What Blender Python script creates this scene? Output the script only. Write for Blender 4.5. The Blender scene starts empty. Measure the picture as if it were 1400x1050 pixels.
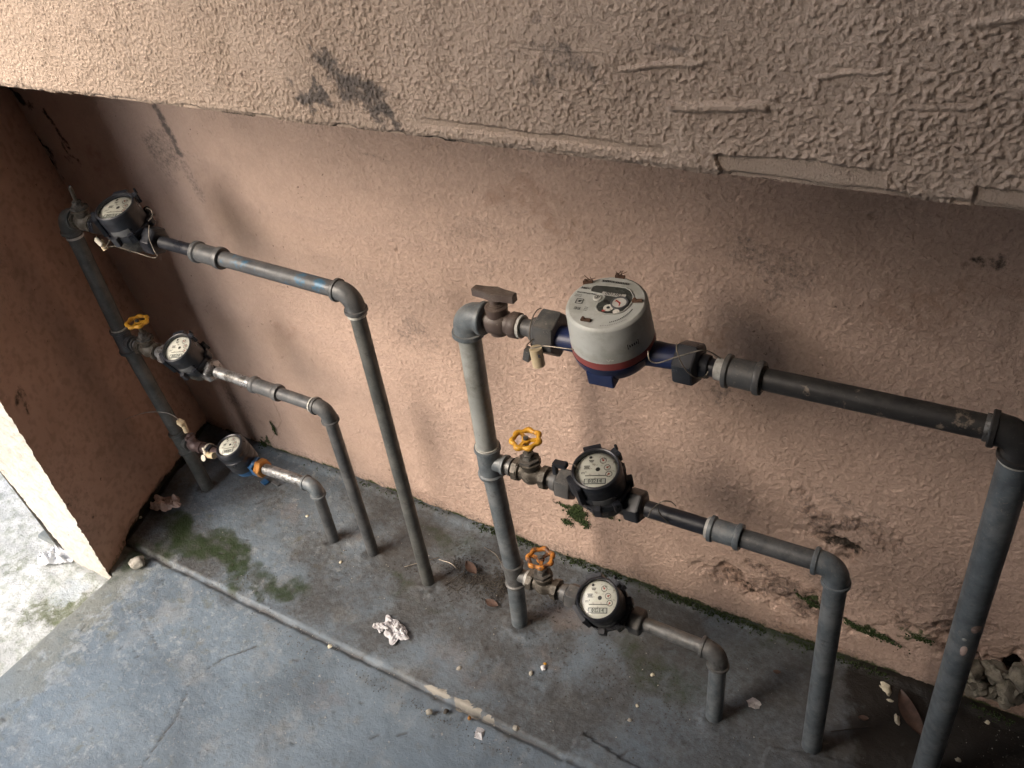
import bpy, bmesh, math, random
import numpy as np
from math import pi, sin, cos, radians, sqrt
from mathutils import Vector as V, Matrix as M

random.seed(7)
rng = np.random.default_rng(7)
sc = bpy.context.scene
col = sc.collection

# ------------------------------------------------------------------ camera
F_PX = 1191.96
RC = np.array([[0.8544753737, 0.5051462559, -0.1212398278],
               [0.2319329512, -0.5797858197, -0.7810605031],
               [-0.4648429217, 0.6392774542, -0.6125727669]])
CAM = np.array([0.0, 0.0, 1.0])
cd = bpy.data.cameras.new('camera'); cam = bpy.data.objects.new('camera', cd); col.objects.link(cam)
cd.sensor_width = 36; cd.lens = 36 * F_PX / 1400; cd.clip_start = 0.02; cd.clip_end = 500
cam.matrix_world = M(((RC[0][0], -RC[1][0], -RC[2][0], 0), (RC[0][1], -RC[1][1], -RC[2][1], 0),
                      (RC[0][2], -RC[1][2], -RC[2][2], 1.0), (0, 0, 0, 1)))
sc.camera = cam

# ------------------------------------------------------------------ world, sun, exposure
SUN_EL, SUN_AZ = 38.0, 210.0          # azimuth measured from +Y clockwise (towards +X)
w = bpy.data.worlds.new('World'); sc.world = w; w.use_nodes = True
nt = w.node_tree
sky = nt.nodes.new('ShaderNodeTexSky'); sky.sky_type = 'NISHITA'; sky.sun_disc = False
sky.sun_elevation = radians(SUN_EL); sky.sun_rotation = radians(SUN_AZ)
sky.air_density = 1.0; sky.dust_density = 4.0; sky.ozone_density = 1.0
bg = nt.nodes['Background']; bg.inputs['Strength'].default_value = 0.15
nt.links.new(sky.outputs[0], bg.inputs['Color'])
sd = bpy.data.lights.new('sun', 'SUN'); sun = bpy.data.objects.new('sun', sd); col.objects.link(sun)
sd.energy = 0.75; sd.angle = radians(110); sd.color = (1.0, 0.98, 0.95)
_d = V((sin(radians(SUN_AZ)) * cos(radians(SUN_EL)), cos(radians(SUN_AZ)) * cos(radians(SUN_EL)), sin(radians(SUN_EL))))
sun.rotation_euler = _d.to_track_quat('Z', 'Y').to_euler(); sun.location = (-3, -3, 4)
sc.view_settings.view_transform = 'Standard'; sc.view_settings.look = 'None'
sc.view_settings.exposure = 2.05; sc.view_settings.gamma = 1.0
sc.render.engine = 'CYCLES'
sc.cycles.use_denoising = True
sc.cycles.max_bounces = 8; sc.cycles.diffuse_bounces = 5; sc.cycles.glossy_bounces = 4
sc.cycles.sample_clamp_indirect = 6

# ------------------------------------------------------------------ photograph point -> point on a plane of the place
PY = 0.587      # depth of the pipework's plane
WY = 0.718      # back wall
BY = 0.384      # front of the beam, of the side wall's end
BZ = 0.805      # underside of the beam
def ray(x, y): return RC.T @ np.array([(x - 700) / F_PX, (y - 525) / F_PX, 1.0])
def at(x, y, Y=PY):
    d = ray(x, y); return V((CAM + d * (Y - CAM[1]) / d[1]).tolist())
def fl(x, y, Z=0.0):
    d = ray(x, y); return V((CAM + d * (Z - CAM[2]) / d[2]).tolist())

# ------------------------------------------------------------------ noise for meshes
def _hash(ix, iy, seed):
    h = (ix.astype(np.int64) * 374761393 + iy.astype(np.int64) * 668265263 + seed * 1442695041) & 0xffffffff
    h = ((h ^ (h >> 13)) * 1274126177) & 0xffffffff
    return ((h ^ (h >> 16)) & 0xffff) / 65535.0
def vn(x, y, s, seed=0):
    x = x / s; y = y / s; ix = np.floor(x); iy = np.floor(y); fx = x - ix; fy = y - iy
    fx = fx * fx * fx * (fx * (fx * 6 - 15) + 10); fy = fy * fy * fy * (fy * (fy * 6 - 15) + 10)
    a = _hash(ix, iy, seed); b = _hash(ix + 1, iy, seed); c = _hash(ix, iy + 1, seed); d = _hash(ix + 1, iy + 1, seed)
    return (a + (b - a) * fx) * (1 - fy) + (c + (d - c) * fx) * fy          # 0..1
def fbm(x, y, s, seed=0, o=4):
    t = 0; a = 1; n = 0
    for i in range(o):
        t = t + a * vn(x + 3.7 * i, y - 1.3 * i, s / 2 ** i, seed + i * 17); n += a; a *= .5
    return t / n
def sst(a, b, x):
    t = np.clip((x - a) / (b - a), 0, 1); return t * t * (3 - 2 * t)
def blob(x, y, c, rx, ry, ang=0, soft=.6, warp=.35, seed=0, ws=None):
    """soft ragged-edged patch, 1 in the middle"""
    r_ = ws or max(rx, ry) * .5
    dx = x - c[0] + (fbm(x, y, r_, seed + 5) - .5) * 2 * warp * max(rx, ry)
    dy = y - c[1] + (fbm(x, y, r_, seed + 9) - .5) * 2 * warp * max(rx, ry)
    ca, sa = cos(ang), sin(ang)
    u = (dx * ca + dy * sa) / rx; v = (-dx * sa + dy * ca) / ry
    return 1 - sst(1 - soft, 1 + soft * .3, np.sqrt(u * u + v * v))
def linedist(x, y, pts):
    best = np.full(x.shape, 9.0)
    for (ax, ay), (bx, by) in zip(pts[:-1], pts[1:]):
        dx, dy = bx - ax, by - ay; t = np.clip(((x - ax) * dx + (y - ay) * dy) / (dx * dx + dy * dy + 1e-12), 0, 1)
        best = np.minimum(best, np.hypot(x - ax - t * dx, y - ay - t * dy))
    return best

# ------------------------------------------------------------------ node helpers
class G:
    def __init__(s, name, rough=.6, metal=0.0, spec=.5):
        s.m = bpy.data.materials.new(name); s.m.use_nodes = True; s.t = s.m.node_tree; s.n = s.t.nodes
        s.b = s.n['Principled BSDF']; s.b.inputs['Roughness'].default_value = rough
        s.b.inputs['Metallic'].default_value = metal; s.b.inputs['Specular IOR Level'].default_value = spec
        s.co = s.n.new('ShaderNodeTexCoord').outputs['Object']; s.h = None
    def link(s, a, b): s.t.links.new(a, b)
    def noise(s, scale, detail=4, rough=.55, dist=0, vec=None, off=None):
        k = s.n.new('ShaderNodeTexNoise'); k.inputs['Scale'].default_value = scale; k.inputs['Detail'].default_value = detail
        k.inputs['Roughness'].default_value = rough; k.inputs['Distortion'].default_value = dist
        v = vec or s.co
        if off:
            mp = s.n.new('ShaderNodeMapping'); mp.inputs['Location'].default_value = off; s.link(v, mp.inputs[0]); v = mp.outputs[0]
        s.link(v, k.inputs['Vector']); return k.outputs['Fac']
    def voro(s, scale, feat='F1'):
        k = s.n.new('ShaderNodeTexVoronoi'); k.inputs['Scale'].default_value = scale; k.feature = feat
        s.link(s.co, k.inputs['Vector']); return k.outputs['Distance']
    def ramp(s, fac, a, b, lo=0.0, hi=1.0):
        k = s.n.new('ShaderNodeMapRange'); k.interpolation_type = 'SMOOTHSTEP'; k.clamp = True
        for i, v in zip(('From Min', 'From Max', 'To Min', 'To Max'), (a, b, lo, hi)): k.inputs[i].default_value = v
        s.link(fac, k.inputs['Value']); return k.outputs[0]
    def math(s, op, a, b=0.0, c=None):
        k = s.n.new('ShaderNodeMath'); k.operation = op
        for i, v in enumerate((a, b) if c is None else (a, b, c)):
            if isinstance(v, (int, float)): k.inputs[i].default_value = v
            else: s.link(v, k.inputs[i])
        return k.outputs[0]
    def attr(s, name):
        k = s.n.new('ShaderNodeAttribute'); k.attribute_name = name; return k.outputs['Fac']
    def mix(s, fac, a, b):
        k = s.n.new('ShaderNodeMix'); k.data_type = 'RGBA'
        for i, v in ((0, fac), (6, a), (7, b)):
            if isinstance(v, (int, float)): k.inputs[i].default_value = v
            elif isinstance(v, tuple): k.inputs[i].default_value = (*v[:3], 1)
            else: s.link(v, k.inputs[i])
        return k.outputs[2]
    def bump(s, height, strength=.5, dist=.002):
        k = s.n.new('ShaderNodeBump'); k.inputs['Strength'].default_value = strength; k.inputs['Distance'].default_value = dist
        s.link(height, k.inputs['Height'])
        if s.h is not None: s.link(s.h, k.inputs['Normal'])
        s.h = k.outputs[0]
    def done(s, color, rough=None):
        if isinstance(color, tuple): s.b.inputs['Base Color'].default_value = (*color[:3], 1)
        else: s.link(color, s.b.inputs['Base Color'])
        if rough is not None: s.link(rough, s.b.inputs['Roughness'])
        if s.h is not None: s.link(s.h, s.b.inputs['Normal'])
        return s.m

def plaster(name, A, B, dirty, fine, wormy):
    """thick painted rough-cast plaster"""
    g = G(name, .82, 0, .25)
    c = g.mix(g.ramp(g.noise(5, 5), .35, .68), A, B)
    c = g.mix(g.ramp(g.noise(26, 5, .6), .5, .8, 0, .45), c, dirty)
    c = g.mix(g.math('MULTIPLY', g.attr('smooth'), .3), c, (.40, .31, .235))
    # darker brown in the pits of the relief
    c = g.mix(g.math('MULTIPLY', g.attr('pit'), .5), c, (.17, .115, .085))
    sp = g.ramp(g.noise(170, 2, .5), .70, .76)
    sp = g.math('MULTIPLY', sp, g.ramp(g.noise(14, 3, off=(3, 1, 2)), .42, .62))
    c = g.mix(g.math('MULTIPLY', sp, .75), c, (.07, .04, .03))
    def patch(att, colr, sc_, amt, off):
        a = g.attr(att); n = g.noise(sc_, 6, .7, 0, off=off)
        kk = 1.3 if att == 'soot' else 1.7 if att == 'mould' else 1.1
        f = g.math('SUBTRACT', g.math('ADD', a, g.math('MULTIPLY', n, kk)), 1.0 + (kk - 1.1) * .62)
        return g.mix(g.math('MULTIPLY', g.ramp(f, *((-.22, .42) if att == 'soot' else (-.12, .34))), amt), nonlocal_c[0], colr)
    nonlocal_c = [c]
    for att, colr, sc_, amt, off in (('warm', (.25, .14, .09), 60, .4, (0, 0, 0)), ('soot', (.06, .06, .062), 230, .8, (5, 0, 0)),
                                     ('mould', (.018, .016, .012), 95, .95, (0, 5, 0)), ('moss', (.028, .045, .012), 130, .95, (0, 0, 5))):
        nonlocal_c[0] = patch(att, colr, sc_, amt, off)
    c = nonlocal_c[0]
    g.bump(g.noise(fine, 3, .6), wormy, .0022)
    g.bump(g.noise(fine * 3.2, 3, .6), .35, .0008)
    return g.done(c, g.ramp(g.noise(40, 2), .3, .7, .72, .92))

MAT = {}
MAT['wall'] = plaster('peach_plaster', (.54, .40, .33), (.46, .34, .278), (.34, .25, .205), 360, .9)
MAT['beam'] = plaster('rough_peach_plaster', (.55, .435, .35), (.48, .375, .298), (.37, .285, .23), 800, .5)
MAT['side'] = plaster('brown_peach_plaster', (.55, .365, .28), (.47, .31, .235), (.33, .22, .165), 330, .2)

def floor_mat():
    g = G('painted_concrete_floor', .6, 0, .4)
    c = g.mix(g.ramp(g.noise(6, 6, .6), .36, .66), (.15, .193, .232), (.095, .122, .148))
    c = g.mix(g.ramp(g.noise(17, 6, .65, off=(2, 3, 1)), .52, .7, 0, .4), c, (.27, .275, .265))      # paint worn to the cement
    c = g.mix(g.ramp(g.noise(60, 5, .7), .52, .72, 0, .5), c, (.105, .105, .10))
    c = g.mix(g.ramp(g.noise(210, 3, .6), .62, .74, 0, .6), c, (.055, .05, .045))
    c = g.mix(g.math('MULTIPLY', g.ramp(g.noise(150, 3, .6, off=(7, 7, 7)), .66, .73), .5), c, (.42, .40, .36))
    def patch(c, att, colr, sc_, amt, off, k=1.1, w_=.25):
        a = g.attr(att); n = g.noise(sc_, 7, .72, 0, off=off)
        f = g.math('SUBTRACT', g.math('ADD', a, g.math('MULTIPLY', n, k)), k * .92)
        return g.mix(g.math('MULTIPLY', g.ramp(f, -.1, w_), amt), c, colr)
    wn = g.math('SUBTRACT', g.math('ADD', g.attr('worn'), g.math('MULTIPLY', g.noise(75, 8, .75, .4, off=(8, 1, 0)), 1.6)), 1.28)
    c = g.mix(g.math('MULTIPLY', g.ramp(wn, -.04, .26), .6), c, (.36, .38, .37))
    wn2 = g.math('SUBTRACT', g.math('ADD', g.attr('worn'), g.math('MULTIPLY', g.noise(34, 8, .75, .3, off=(2, 8, 0)), 1.6)), 1.30)
    c = g.mix(g.math('MULTIPLY', g.ramp(wn2, -.02, .2), .7), c, (.125, .13, .105))
    c = g.mix(g.ramp(g.noise(3.2, 5, .6, off=(9, 9, 1)), .42, .62, 0, .5), c, (.135, .185, .235))
    c = patch(c, 'light', (.27, .275, .26), 70, .4, (1, 0, 0), 1.3, .5)
    c = patch(c, 'pink', (.21, .155, .125), 22, .55, (0, 2, 0), .9, .6)
    c = patch(c, 'dirt_falloff', (.088, .078, .066), 26, .75, (3, 0, 0), .9, .9)  # this mask also carries the floor's painted falloff to the right
    c = patch(c, 'dirt_falloff', (.035, .032, .028), 110, .65, (3, 6, 0), 1.5, .5)
    c = patch(c, 'green', (.042, .046, .032), 45, .85, (0, 3, 4), .9, .6)
    c = patch(c, 'green', (.020, .036, .011), 70, .9, (0, 0, 4), 1.2, .5)
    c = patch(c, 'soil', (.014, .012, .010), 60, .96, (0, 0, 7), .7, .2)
    c = patch(c, 'bare', (.31, .29, .245), 90, .95, (4, 0, 9), .5, .1)
    c = g.mix(g.attr('crack'), c, (.05, .05, .05))
    g.bump(g.noise(38, 6, .6), .5, .004); g.bump(g.noise(120, 6, .7), .8, .0018)
    g.bump(g.noise(420, 3, .6), .5, .0007)
    dm = g.ramp(g.noise(9, 4, off=(1, 1, 8)), .35, .7, .45, .78)
    return g.done(c, dm)
MAT['floor'] = floor_mat()

def ground_mat():
    g = G('mossy_yard_concrete', .85, 0, .3)
    c = g.mix(g.ramp(g.noise(9, 6, .7), .35, .6), (.56, .58, .58), (.40, .42, .415))
    c = g.mix(g.ramp(g.noise(60, 5, .7), .45, .62, 0, .5), c, (.15, .18, .12))
    c = g.mix(g.ramp(g.noise(160, 4, .7), .55, .72, 0, .8), c, (.5, .5, .47))
    for att, colr, sc_, off in (('green', (.07, .085, .02), 40, (0, 4, 0)), ('pale', (.42, .47, .50), 50, (4, 0, 0))):
        f = g.math('SUBTRACT', g.math('ADD', g.attr(att), g.math('MULTIPLY', g.noise(sc_ * 1.6, 8, .8, off=off), 2.4)), 1.75)
        c = g.mix(g.math('MULTIPLY', g.ramp(f, -.1, .5), .75), c, colr)
    g.bump(g.noise(90, 5, .7), .8, .004); g.bump(g.noise(330, 3, .7), .6, .0012)
    return g.done(c)
MAT['ground'] = ground_mat()

def simple(name, c1, c2=None, rough=.5, metal=0., scale=60, dust=None, dust_amt=.5, bump=.15, bscale=None, spec=.5, lo=.45, hi=.65, dsc=18, top=0):
    g = G(name, rough, metal, spec); c2 = c2 or tuple(v * .75 for v in c1)
    c = g.mix(g.ramp(g.noise(scale, 5, .65), .35, .68), c1, c2)
    if dust: c = g.mix(g.math('MULTIPLY', g.ramp(g.noise(dsc, 6, .7, off=(4, 2, 1)), lo, hi), dust_amt), c, dust)
    if top:
        ge = g.n.new('ShaderNodeNewGeometry'); sp = g.n.new('ShaderNodeSeparateXYZ'); g.link(ge.outputs['Normal'], sp.inputs[0])
        f = g.math('MULTIPLY', g.ramp(sp.outputs[2], .2, .95), g.ramp(g.noise(90, 5, .7, off=(2, 7, 1)), .35, .7))
        c = g.mix(g.math('MULTIPLY', f, top), c, (.26, .235, .20))
        c = g.mix(g.math('MULTIPLY', g.ramp(g.noise(300, 2, .5, 1.5, off=(6, 1, 3)), .66, .70), top), c, (.33, .30, .26))
        c = g.mix(g.math('MULTIPLY', g.ramp(g.noise(45, 6, .75, off=(1, 9, 3)), .60, .72), .7), c, (.035, .032, .03))
    if bump: g.bump(g.noise(bscale or scale * 5, 4, .6), bump, .0006)
    return g.done(c, g.ramp(g.noise(scale * .6, 4, off=(9, 1, 1)), .3, .7, max(.05, rough - .12), min(1, rough + .15)))
MAT['pipe_green'] = simple('dusty_dark_pipe', (.080, .085, .082), (.05, .054, .052), .5, 0, 70, (.16, .16, .15), .5, .3, top=0.22)
MAT['pipe_dark'] = simple('dark_grey_pipe', (.08, .085, .09), (.046, .05, .054), .42, .1, 60, (.17, .17, .168), .5, .2, top=0.2)
MAT['pipe_blue'] = simple('blue_grey_pipe', (.125, .148, .165), (.08, .096, .108), .48, .1, 80, (.23, .245, .25), .65, .25, top=0.35)
MAT['pipe_stain'] = simple('blue_smeared_pipe', (.09, .095, .10), (.06, .063, .068), .42, .15, 60, (.03, .115, .20), .9, .2, lo=.52, hi=.62, dsc=30, top=0.15)
MAT['pipe_scuff'] = simple('scuffed_black_pipe', (.035, .034, .034), (.022, .022, .023), .45, .1, 60, (.27, .22, .17), .8, .2, lo=.57, hi=.62, dsc=20, top=0.12)
MAT['pvc'] = simple('pale_grey_pvc', (.30, .315, .305), (.25, .265, .255), .5, 0, 30, (.13, .13, .11), .6, .08, top=0.15)
MAT['galv'] = simple('galvanised_steel', (.42, .43, .44), (.24, .245, .25), .36, .75, 130, (.10, .095, .085), .85, .25, lo=.48, hi=.6, dsc=75, top=0.3)
MAT['galv_dull'] = simple('dull_galvanised_steel', (.20, .205, .205), (.13, .135, .135), .48, .5, 90, (.09, .085, .08), .7, .3, top=0.4)
MAT['bronze'] = simple('weathered_bronze', (.085, .072, .055), (.05, .044, .035), .5, .35, 90, (.21, .19, .16), .75, .5, lo=.5, hi=.66, dsc=60, top=0.5)
MAT['iron'] = simple('dark_cast_iron', (.05, .047, .043), (.03, .029, .028), .5, .25, 90, (.14, .13, .115), .6, .4, dsc=50, top=0.35)
MAT['brown'] = simple('brown_plastic', (.085, .06, .05), (.065, .046, .04), .42, 0, 50, (.15, .125, .105), .5, .12, top=0.35)
MAT['orange'] = simple('orange_painted_metal', (.62, .33, .03), (.52, .25, .02), .42, 0, 90, (.12, .06, .03), .85, .2, lo=.54, hi=.66, dsc=75)
MAT['orange2'] = simple('rusted_orange_paint', (.56, .22, .03), (.40, .14, .02), .5, 0, 90, (.085, .045, .03), .95, .4, lo=.44, hi=.58, dsc=70)
MAT['blackp'] = simple('black_plastic', (.013, .015, .021), (.009, .010, .014), .36, 0, 60, (.04, .043, .05), .6, .1)
MAT['greyp'] = simple('dark_grey_plastic', (.075, .078, .08), (.055, .057, .06), .45, 0, 50, (.13, .12, .11), .4, .1, top=0.35)
MAT['blue'] = simple('dark_blue_plastic', (.010, .024, .095), (.007, .015, .06), .42, 0, 40, (.06, .06, .09), .4, .2)
MAT['blue2'] = simple('mid_blue_plastic', (.02, .10, .24), (.012, .06, .15), .45, 0, 60, (.1, .12, .14), .6, .2)
MAT['redp'] = simple('dull_red_plastic', (.30, .055, .05), (.25, .045, .04), .45, 0, 30, (.2, .12, .11), .3, .05)
MAT['lgrey'] = simple('light_grey_plastic', (.50, .52, .50), (.45, .47, .445), .38, 0, 20, (.27, .27, .23), .5, .04, dsc=30)
MAT['lgrey_d'] = simple('light_grey_plastic_top', (.44, .46, .44), (.40, .415, .395), .42, 0, 30, (.30, .28, .24), .6, .06, dsc=40)
MAT['tape'] = simple('white_thread_tape', (.52, .52, .49), (.38, .38, .35), .6, 0, 150, (.25, .23, .2), .6, .6, dsc=120)
MAT['seal'] = simple('cream_plastic_seal', (.60, .50, .33), (.52, .42, .27), .45, 0, 60, (.3, .23, .14), .5, .1)
MAT['sealw'] = simple('white_plastic_tag', (.66, .62, .52), None, .45)
MAT['dial'] = simple('cream_dial_card', (.76, .74, .69), (.68, .66, .60), .5, 0, 120, (.26, .22, .17), .8, 0, lo=.55, hi=.68, dsc=200)
MAT['ink'] = simple('black_ink', (.02, .02, .02), None, .5, bump=0)
MAT['redink'] = simple('red_ink', (.42, .05, .04), None, .5, bump=0)
MAT['white'] = simple('white_print', (.62, .62, .58), None, .5, bump=0)
MAT['plate'] = simple('grey_plate', (.12, .125, .13), None, .4, bump=0)
MAT['darkwin'] = simple('dark_window', (.07, .075, .07), (.045, .05, .045), .3, bump=0)
MAT['rust'] = simple('rusty_clip', (.12, .06, .035), (.07, .04, .028), .75, .1, 200, (.2, .12, .08), .7, .8)
MAT['brassor'] = simple('tarnished_brass', (.40, .19, .05), (.28, .12, .03), .42, .6, 90, (.16, .07, .03), .7, .3)
MAT['pinkbrass'] = simple('mauve_brass', (.17, .12, .115), (.12, .085, .08), .45, .35, 70, (.24, .2, .19), .5, .3)
MAT['wire'] = simple('galvanised_wire', (.28, .25, .21), (.15, .13, .10), .4, .7, 90, bump=0)
MAT['clearwire'] = simple('pale_nylon_line', (.42, .40, .37), None, .3, 0, bump=0)
MAT['paper'] = simple('crumpled_white_paper', (.62, .62, .63), (.5, .5, .52), .8, 0, 90, (.22, .2, .2), .7, .5, dsc=110)
MAT['pinkrag'] = simple('dirty_pink_rag', (.60, .48, .43), (.45, .34, .30), .85, 0, 60, (.15, .11, .09), .7, .6, dsc=60)
MAT['stone'] = simple('pale_stone', (.38, .36, .31), (.26, .25, .21), .85, 0, 90, (.13, .12, .10), .6, .9, dsc=120)
MAT['mortar'] = simple('dirty_mortar', (.22, .20, .16), (.12, .11, .09), .9, 0, 90, (.05, .05, .035), .8, 1.0, dsc=60)
MAT['leaf'] = simple('brown_dead_leaf', (.095, .055, .04), (.06, .036, .028), .7, 0, 90, bump=.5)
MAT['chip'] = simple('cream_paint_chip', (.56, .52, .40), (.45, .42, .32), .7, 0, 110, (.3, .25, .18), .5, .5)
MAT['twig'] = simple('dark_twig', (.04, .033, .028), None, .8)
MAT['moss'] = simple('moss', (.035, .060, .012), (.02, .035, .01), .9, 0, 300)
MAT['grit'] = simple('dark_grit', (.07, .062, .05), (.035, .03, .027), .9, 0, 200)
MAT['gritl'] = simple('pale_grit', (.40, .38, .33), (.25, .23, .2), .9, 0, 200)
MAT['bag'] = simple('white_plastic_bag', (.72, .74, .76), None, .4, 0, 60, (.5, .52, .55), .6, .3)
MAT['light_blocker'] = simple('grey_render', (.30, .28, .25), None, .9)
MAT['dark'] = simple('bounce_cutting_render', (.17, .155, .14), None, .9)  # dark tone to cut bounced light on the added blockers
def glass_mat():
    m = bpy.data.materials.new('dial_glass'); m.use_nodes = True; t = m.node_tree; n = t.nodes
    n.remove(n['Principled BSDF']); gl = n.new('ShaderNodeBsdfGlossy'); gl.inputs['Roughness'].default_value = .12
    tr = n.new('ShaderNodeBsdfTransparent'); tr.inputs[0].default_value = (.93, .95, .93, 1)
    fr = n.new('ShaderNodeFresnel'); fr.inputs[0].default_value = 1.45
    mx = n.new('ShaderNodeMixShader'); t.links.new(fr.outputs[0], mx.inputs[0]); t.links.new(tr.outputs[0], mx.inputs[1]); t.links.new(gl.outputs[0], mx.inputs[2])
    t.links.new(mx.outputs[0], n['Material Output'].inputs[0]); return m
MAT['glass'] = glass_mat()

# ------------------------------------------------------------------ object helpers
def tag(o, label=None, cat=None, group=None, kind=None):
    if label: o['label'] = label
    if cat: o['category'] = cat
    if group: o['group'] = group
    if kind: o['kind'] = kind
    return o
def thing(name, loc, label, cat, group=None):
    o = bpy.data.objects.new(name, None); o.empty_display_size = .02; col.objects.link(o)
    o.matrix_world = loc if isinstance(loc, M) else M.Translation(loc)
    return tag(o, label, cat, group)
def link(name, me, mat, parent=None, loc=None, smooth=True, angle=38):
    me.materials.append(MAT[mat] if isinstance(mat, str) else mat)
    if smooth:
        me.shade_smooth()
        try: me.set_sharp_from_angle(angle=radians(angle))
        except Exception: pass
    o = bpy.data.objects.new(name, me); col.objects.link(o)
    if parent: o.parent = parent
    if loc is not None: o.location = loc
    return o
class MB:
    """collects shapes; coordinates as given, minus an origin when built"""
    def __init__(s): s.v = []; s.f = []
    def add(s, vs, fs):
        k = len(s.v); s.v += [V(p) for p in vs]; s.f += [tuple(i + k for i in f) for f in fs]; return s
    def lathe(s, P0, axis, prof, seg=28, phase=0., up=None, sx=1., sy=1., cap=True):
        a = V(axis).normalized(); u = V(up) if up else (V((0, 0, 1)) if abs(a.z) < .9 else V((1, 0, 0)))
        u = (u - a * u.dot(a)).normalized(); w_ = a.cross(u); P0 = V(P0); vs = []; fs = []; n = len(prof)
        for t, r in prof:
            for k in range(seg):
                th = 2 * pi * k / seg + phase; vs.append(P0 + a * t + (u * cos(th) * sx + w_ * sin(th) * sy) * r)
        for i in range(n - 1):
            for k in range(seg):
                j = (k + 1) % seg; fs.append((i * seg + k, i * seg + j, (i + 1) * seg + j, (i + 1) * seg + k))
        if cap: fs.append(tuple(range(seg - 1, -1, -1))); fs.append(tuple(range((n - 1) * seg, n * seg)))
        return s.add(vs, fs)
    def sweep(s, pts, r, seg=12, closed=False, up=None):
        pts = [V(p) for p in pts]; n = len(pts); vs = []; fs = []; ref = V(up) if up else V((0, 0, 1)); rr = r if hasattr(r, '__len__') else [r] * n
        for i, p in enumerate(pts):
            a = (pts[(i + 1) % n] - pts[i - 1]) if closed else (pts[min(i + 1, n - 1)] - pts[max(i - 1, 0)])
            a.normalize()
            if abs(a.dot(ref)) > .98: ref = V((1, 0, 0)) if abs(a.x) < .9 else V((0, 1, 0))
            u = (ref - a * ref.dot(a)).normalized(); ref = u; w_ = a.cross(u)
            vs += [p + (u * cos(2 * pi * k / seg) + w_ * sin(2 * pi * k / seg)) * rr[i] for k in range(seg)]
        m = n if closed else n - 1
        for i in range(m):
            i2 = (i + 1) % n
            for k in range(seg): j = (k + 1) % seg; fs.append((i * seg + k, i * seg + j, i2 * seg + j, i2 * seg + k))
        if not closed: fs.append(tuple(range(seg - 1, -1, -1))); fs.append(tuple(range((n - 1) * seg, n * seg)))
        return s.add(vs, fs)
    def box(s, c, size, rot=None, taper=1.):
        c = V(c); R_ = rot or M.Identity(3); vs = []
        for z in (-.5, .5):
            k = 1 if z < 0 else taper
            for x, y in ((-.5, -.5), (.5, -.5), (.5, .5), (-.5, .5)): vs.append(c + R_ @ V((x * size[0] * k, y * size[1] * k, z * size[2])))
        return s.add(vs, [(3, 2, 1, 0), (4, 5, 6, 7), (0, 1, 5, 4), (1, 2, 6, 5), (2, 3, 7, 6), (3, 0, 4, 7)])
    def prism(s, outline, z0, z1):
        n = len(outline); vs = [V((x, y, z0)) for x, y in outline] + [V((x, y, z1)) for x, y in outline]
        return s.add(vs, [tuple(range(n - 1, -1, -1)), tuple(range(n, 2 * n))] + [(i, (i + 1) % n, n + (i + 1) % n, n + i) for i in range(n)])
    def build(s, name, mat, parent=None, bevel=0, smooth=True, angle=38, local=False):
        org = V((0, 0, 0)) if (local or parent is None) else parent.matrix_world.translation
        if parent is None and not local:
            org = sum(s.v, V((0, 0, 0))) / len(s.v); org.z = min(p.z for p in s.v)
        me = bpy.data.meshes.new(name); me.from_pydata([p - org for p in s.v], [], s.f); me.update()
        if bevel:
            bm = bmesh.new(); bm.from_mesh(me)
            es = [e for e in bm.edges if len(e.link_faces) == 2 and e.calc_face_angle(0) > radians(30)]
            bmesh.ops.bevel(bm, geom=es, offset=bevel, segments=2, affect='EDGES', clamp_overlap=True); bm.to_mesh(me); bm.free()
        o = link(name, me, mat, parent, None if (parent or local) else org, smooth, angle)
        return o
def copy_tree(o, parent=None):
    c = o.copy(); col.objects.link(c)
    if parent: c.parent = parent
    for ch in list(o.children): copy_tree(ch, c)
    return c
def attrs(me, d):
    for k, a in d.items():
        t = me.attributes.new(k, 'FLOAT', 'POINT'); t.data.foreach_set('value', np.ascontiguousarray(a, dtype=np.float32).ravel())
def grid_faces(nu, nv, flip=False):
    i = np.arange(nu * nv).reshape(nv, nu); q = np.stack([i[:-1, :-1], i[:-1, 1:], i[1:, 1:], i[1:, :-1]], -1).reshape(-1, 4)
    return q[:, ::-1] if flip else q
def grid_obj(name, P, mat, at_=None, flip=False, parent=None, keep=None):
    nv, nu = P.shape[:2]; f = grid_faces(nu, nv, flip)
    if keep is not None: f = f[keep(P.reshape(-1, 3)[f].mean(1))]
    me = bpy.data.meshes.new(name)
    me.vertices.add(nu * nv); me.vertices.foreach_set('co', P.reshape(-1).astype(np.float32))
    me.loops.add(f.size); me.loops.foreach_set('vertex_index', f.reshape(-1).astype(np.int32))
    me.polygons.add(len(f)); me.polygons.foreach_set('loop_start', (np.arange(len(f)) * 4).astype(np.int32))
    me.update(calc_edges=True); me.validate()
    if at_: attrs(me, at_)
    return link(name, me, mat, parent, angle=180)
def axis_pts(spec):
    out = []
    for a, b, st_ in spec: out.append(np.arange(a, b - st_ * .5, st_))
    out.append(np.array([spec[-1][1]])); return np.concatenate(out)

Z3 = V((0, 0, 0))
def xy(p): return (p[0], p[1])
def xz(p): return (p[0], p[2])

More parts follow.
